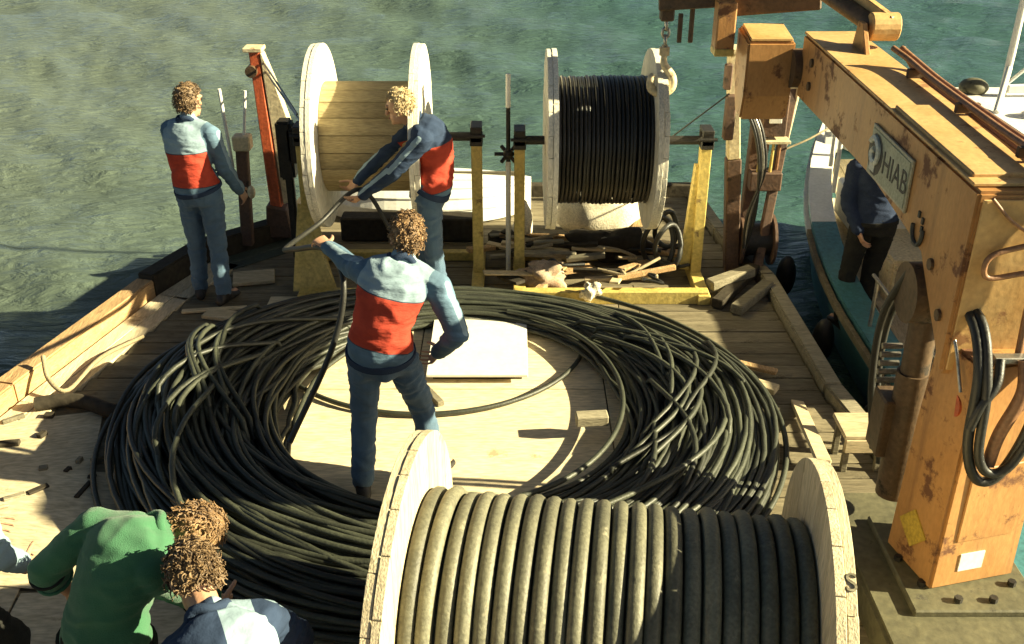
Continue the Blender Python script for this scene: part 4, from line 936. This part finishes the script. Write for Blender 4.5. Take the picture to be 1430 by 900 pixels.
    # hair: cap plus curls
    hm = MB(); rng = random.Random(seed)
    hc = head+hu*.028-hf*.012
    for i in range(curls):
        while True:
            v = Vector((rng.gauss(0,1),rng.gauss(0,1),rng.gauss(0,1))).normalized(); f_, u_ = v.dot(hf), v.dot(hu)
            if u_ > .45 or (f_ < .25 and u_ > -.55) or (f_ < -.2 and u_ > -.85): break
        p = hc+hr*v.dot(hr)*.084+hf*f_*.104+hu*u_*.115
        tx = v.cross(Vector((rng.gauss(0,1),rng.gauss(0,1),rng.gauss(0,1)))).normalized(); ty = v.cross(tx); rr = rng.uniform(.005,.013); ln = rng.uniform(.6,1.3)*hair_vol
        pts = [p-v*.012+v*ln*(k/8)+tx*rr*math.cos(k*1.0+i)*(k/8)**.5+ty*rr*math.sin(k*1.0+i)*(k/8)**.5-hu*.014*(k/8)**2 for k in range(9)]
        hm.tube(pts,[.0052-.0004*k for k in range(9)],4)
    rg = []
    for i in range(11):                     # cap shell
        a = R(-48)+R(136)*i/10
        rg.append([hc+hu*.114*math.sin(a)+(hr*.083*math.cos(q)+hf*(.103 if math.sin(q) < .2 else .103*min(1,max(.2,.35+.9*math.sin(a))))*math.sin(q))*math.cos(a) for q in [2*math.pi*j/20 for j in range(20)]])
    hm.loft(rg); hm.build('hair',hairm,t,smooth=True)
    return t

SUIT = {'curl':.4}
# 1 man standing by the gunwale, back to the camera
f = gnd(300,424); X, Y = f.x, f.y
person('man in blue coverall with red back band standing idle by the gunwale',
  dict(pel=(X+.0,Y+.02,.96),neck=(X-.02,Y+.05,1.46),mid=(X-.03,Y+.01,1.2),head=(X+.0,Y+.10,1.615),hup=(.04,.12,1),face=(.55,1,-.25),
    hipL=(X-.09,Y+.04,.93),hipR=(X+.09,Y-.0,.93),shL=(X-.17,Y+.10,1.40),shR=(X+.155,Y+.0,1.40),
    elL=(X-.19,Y+.20,1.13),elR=(X+.215,Y+.04,1.12),wrL=(X-.10,Y+.34,.97),wrR=(X+.275,Y+.16,.90),
    knL=(X-.10,Y+.09,.50),knR=(X+.08,Y+.03,.50),anL=(X-.13,Y+.10,.10),anR=(X+.09,Y-.02,.10),toeL=(-.2,1,0),toeR=(.35,1,0)),
  dict(SUIT,band=(.10,.62,.14),stripeR=(1,-.4,.4)),1,hairm='hair_brown',hair_vol=.03)
# 2 man hauling the cable in front of the empty reel, seen from his side
X, Y = -.62, 7.30; G = .16
person('blond man in blue and red coverall leaning over to haul the cable by the reel',
  dict(pel=(X+.0,Y,.98),neck=(X-.08,Y+.0,1.50),mid=(X+.06,Y,1.27),head=(X-.19,Y-.02,1.625),hup=(-.25,0,1),face=(-1,.1,-.45),
    hipL=(X,Y-.09,.95),hipR=(X,Y+.09,.95),shL=(X-.02,Y-.19,1.43),shR=(X-.10,Y+.18,1.43),
    elL=(X-.25,Y-.20,1.19),elR=(X-.35,Y+.13,1.22),wrL=(X-.49,Y-.13,.99),wrR=(X-.54,Y+.02,1.05),pnL=(0,.4,1),pnR=(0,-.4,1),
    knL=(X+.02,Y-.11,.54),knR=(X-.06,Y+.12,.54),anL=(X+.06,Y-.12,G+.09),anR=(X-.04,Y+.13,G+.09),toeL=(-1,-.15,0),toeR=(-1,.2,0)),
  dict(curl=.9,band=(.05,.72,.22),yoke='navy',sleeves='navy',stripeL=(.3,-.55,.8)),2,hairm='hair_blond',hair_vol=.03)  # navy yoke and sleeves paint shade onto the blue coverall
# 3 man striding inside the coil, back to the camera
X, Y = -.69, 4.84
person('man in blue coverall with broad red back striding inside the cable coil',
  dict(pel=(X-.02,Y,.95),neck=(X+.11,Y+.07,1.44),mid=(X+.02,Y-.03,1.21),head=(X+.135,Y+.15,1.565),hup=(.05,.25,1),face=(-.25,1,-.5),
    hipL=(X-.11,Y,.92),hipR=(X+.08,Y+.02,.92),shL=(X-.09,Y+.08,1.40),shR=(X+.30,Y+.02,1.34),
    elL=(X-.19,Y+.28,1.34),elR=(X+.40,Y-.02,1.08),wrL=(X-.34,Y+.44,1.39),wrR=(X+.28,Y+.14,.88),pnL=(0,.3,-1),pnR=(-1,.2,-.2),
    knL=(X-.14,Y+.03,.54),knR=(X+.17,Y+.18,.50),anL=(X-.16,Y-.08,.15),anR=(X+.24,Y+.10,.13),toeL=(-.2,1,0),toeR=(.5,1,0)),
  dict(curl=.75,band=(.14,.74,.23),stripeL=(-.2,-.3,1),stripeR=(.8,-.5,.3)),3,hairm='hair_auburn',hair_vol=.032,loc=(X,Y,.06))
# 4 man in dark clothes on the boat
X, Y, G = 2.90, 7.65, -.37
person('man in navy jacket and dark trousers on the moored boat beside the crane boom',
  dict(pel=(X,Y,G+.95),neck=(X-.02,Y+.06,G+1.45),head=(X-.02,Y+.12,G+1.60),face=(-.3,1,-.4),
    hipL=(X-.09,Y,G+.92),hipR=(X+.09,Y,G+.92),shL=(X-.19,Y+.06,G+1.39),shR=(X+.18,Y+.04,G+1.39),
    elL=(X-.23,Y+.03,G+1.12),elR=(X+.24,Y+.04,G+1.12),wrL=(X-.15,Y-.10,G+.92),wrR=(X+.2,Y+.2,G+.95),
    knL=(X-.12,Y+.06,G+.5),knR=(X+.08,Y+.10,G+.5),anL=(X-.14,Y-.02,G+.09),anR=(X+.08,Y+.08,G+.09),toeL=(-.2,1,0),toeR=(.2,1,0)),
  SUIT,4,hairm='hair_brown',jacket='jacket_navy',trousers='trouser_dark')
# 5 bending man in green shirt
person('man in green short sleeved shirt bending over on the sunlit side deck',
  dict(pel=(-1.50,2.82,.84),neck=(-1.36,3.02,1.20),mid=(-1.46,2.88,1.06),head=(-1.245,3.12,1.115),hup=(.9,.55,-.1),face=(.35,.45,-1),
    hipL=(-1.59,2.86,.80),hipR=(-1.42,2.78,.80),shL=(-1.56,3.06,1.20),shR=(-1.30,2.86,1.15),
    elL=(-1.755,2.99,1.05),elR=(-1.22,3.02,.90),wrL=(-1.74,3.10,.84),wrR=(-1.20,3.2,.70),
    knL=(-1.60,3.05,.47),knR=(-1.38,2.98,.47),anL=(-1.66,2.86,.10),anR=(-1.42,2.76,.10),toeL=(.2,1,0),toeR=(.5,1,0)),
  dict(hem=.0,curl=.6,inf=.018,fold=.010,wid=.95),5,hairm='hair_auburn',hair_vol=.032,curls=420,jacket='shirt_green',trousers='trouser_dark',sleeve='short')
# 6 crouching man in coverall, head beside the green shirt
X, Y = -.96, 2.40
person('curly haired man in blue and red coverall crouching next to the green shirt',
  dict(pel=(X+.10,Y-.12,.74),neck=(X-.05,Y+.19,1.16),mid=(X+.05,Y-.01,1.0),head=(X-.145,Y+.35,1.22),hup=(-.5,.75,.4),face=(-.5,.4,-.9),
    hipL=(X+.02,Y-.16,.72),hipR=(X+.19,Y-.06,.72),shL=(X-.19,Y+.06,1.07),shR=(X+.10,Y+.25,1.12),
    elL=(X-.32,Y+.24,.86),elR=(X+.17,Y+.42,.88),wrL=(X-.33,Y+.44,.66),wrR=(X+.0,Y+.52,.72),
    knL=(X-.10,Y+.20,.50),knR=(X+.20,Y+.26,.50),anL=(X+.0,Y-.10,.10),anR=(X+.24,Y-.02,.10),toeL=(-.3,1,0),toeR=(.2,1,0)),
  dict(curl=.7,band=(.0,.50,.24),yoke='pale',half=.02,sleeves='navy',stripeL=(0,0,1)),6,hairm='hair_brown',hair_vol=.032,curls=420)
# 7 person cut by the picture edge
X, Y = -2.23, 3.10
person('person in pale blue sleeve and dark trousers beside the green shirted man',
  dict(pel=(X-.05,Y-.05,.82),neck=(X-.02,Y+.08,1.32),head=(X-.03,Y+.18,1.45),face=(.6,1,-.6),
    hipL=(X-.13,Y,.80),hipR=(X+.05,Y-.06,.80),shL=(X-.19,Y+.14,1.27),shR=(X+.15,Y+.03,1.24),
    elL=(X-.22,Y+.28,1.02),elR=(X+.205,Y+.06,.97),wrL=(X-.08,Y+.42,.86),wrR=(X+.20,Y+.20,.82),
    knL=(X-.10,Y+.2,.48),knR=(X+.12,Y+.12,.48),anL=(X-.16,Y-.02,.10),anR=(X+.06,Y-.08,.10),toeL=(.2,1,0),toeR=(.4,1,0)),
  dict(curl=.5),7,hairm='hair_brown',jacket='suit_pale',trousers='trouser_dark')

# cable being handled by the two men
tag(MB().tube(smooth_path([(-.75,7.30,.22),(-.92,7.2,.70),(-1.13,7.22,1.02),(-1.40,6.95,.86),(-1.52,6.35,.92),(-1.32,5.75,1.17),(-1.06,5.31,1.36),(-.93,5.12,1.25),(-1.0,5.0,.9),(-1.25,4.8,.40)],8),.0175,8).build('handled_cable','rubber',None,smooth=True),'black cable length passed between the two working men','cable')
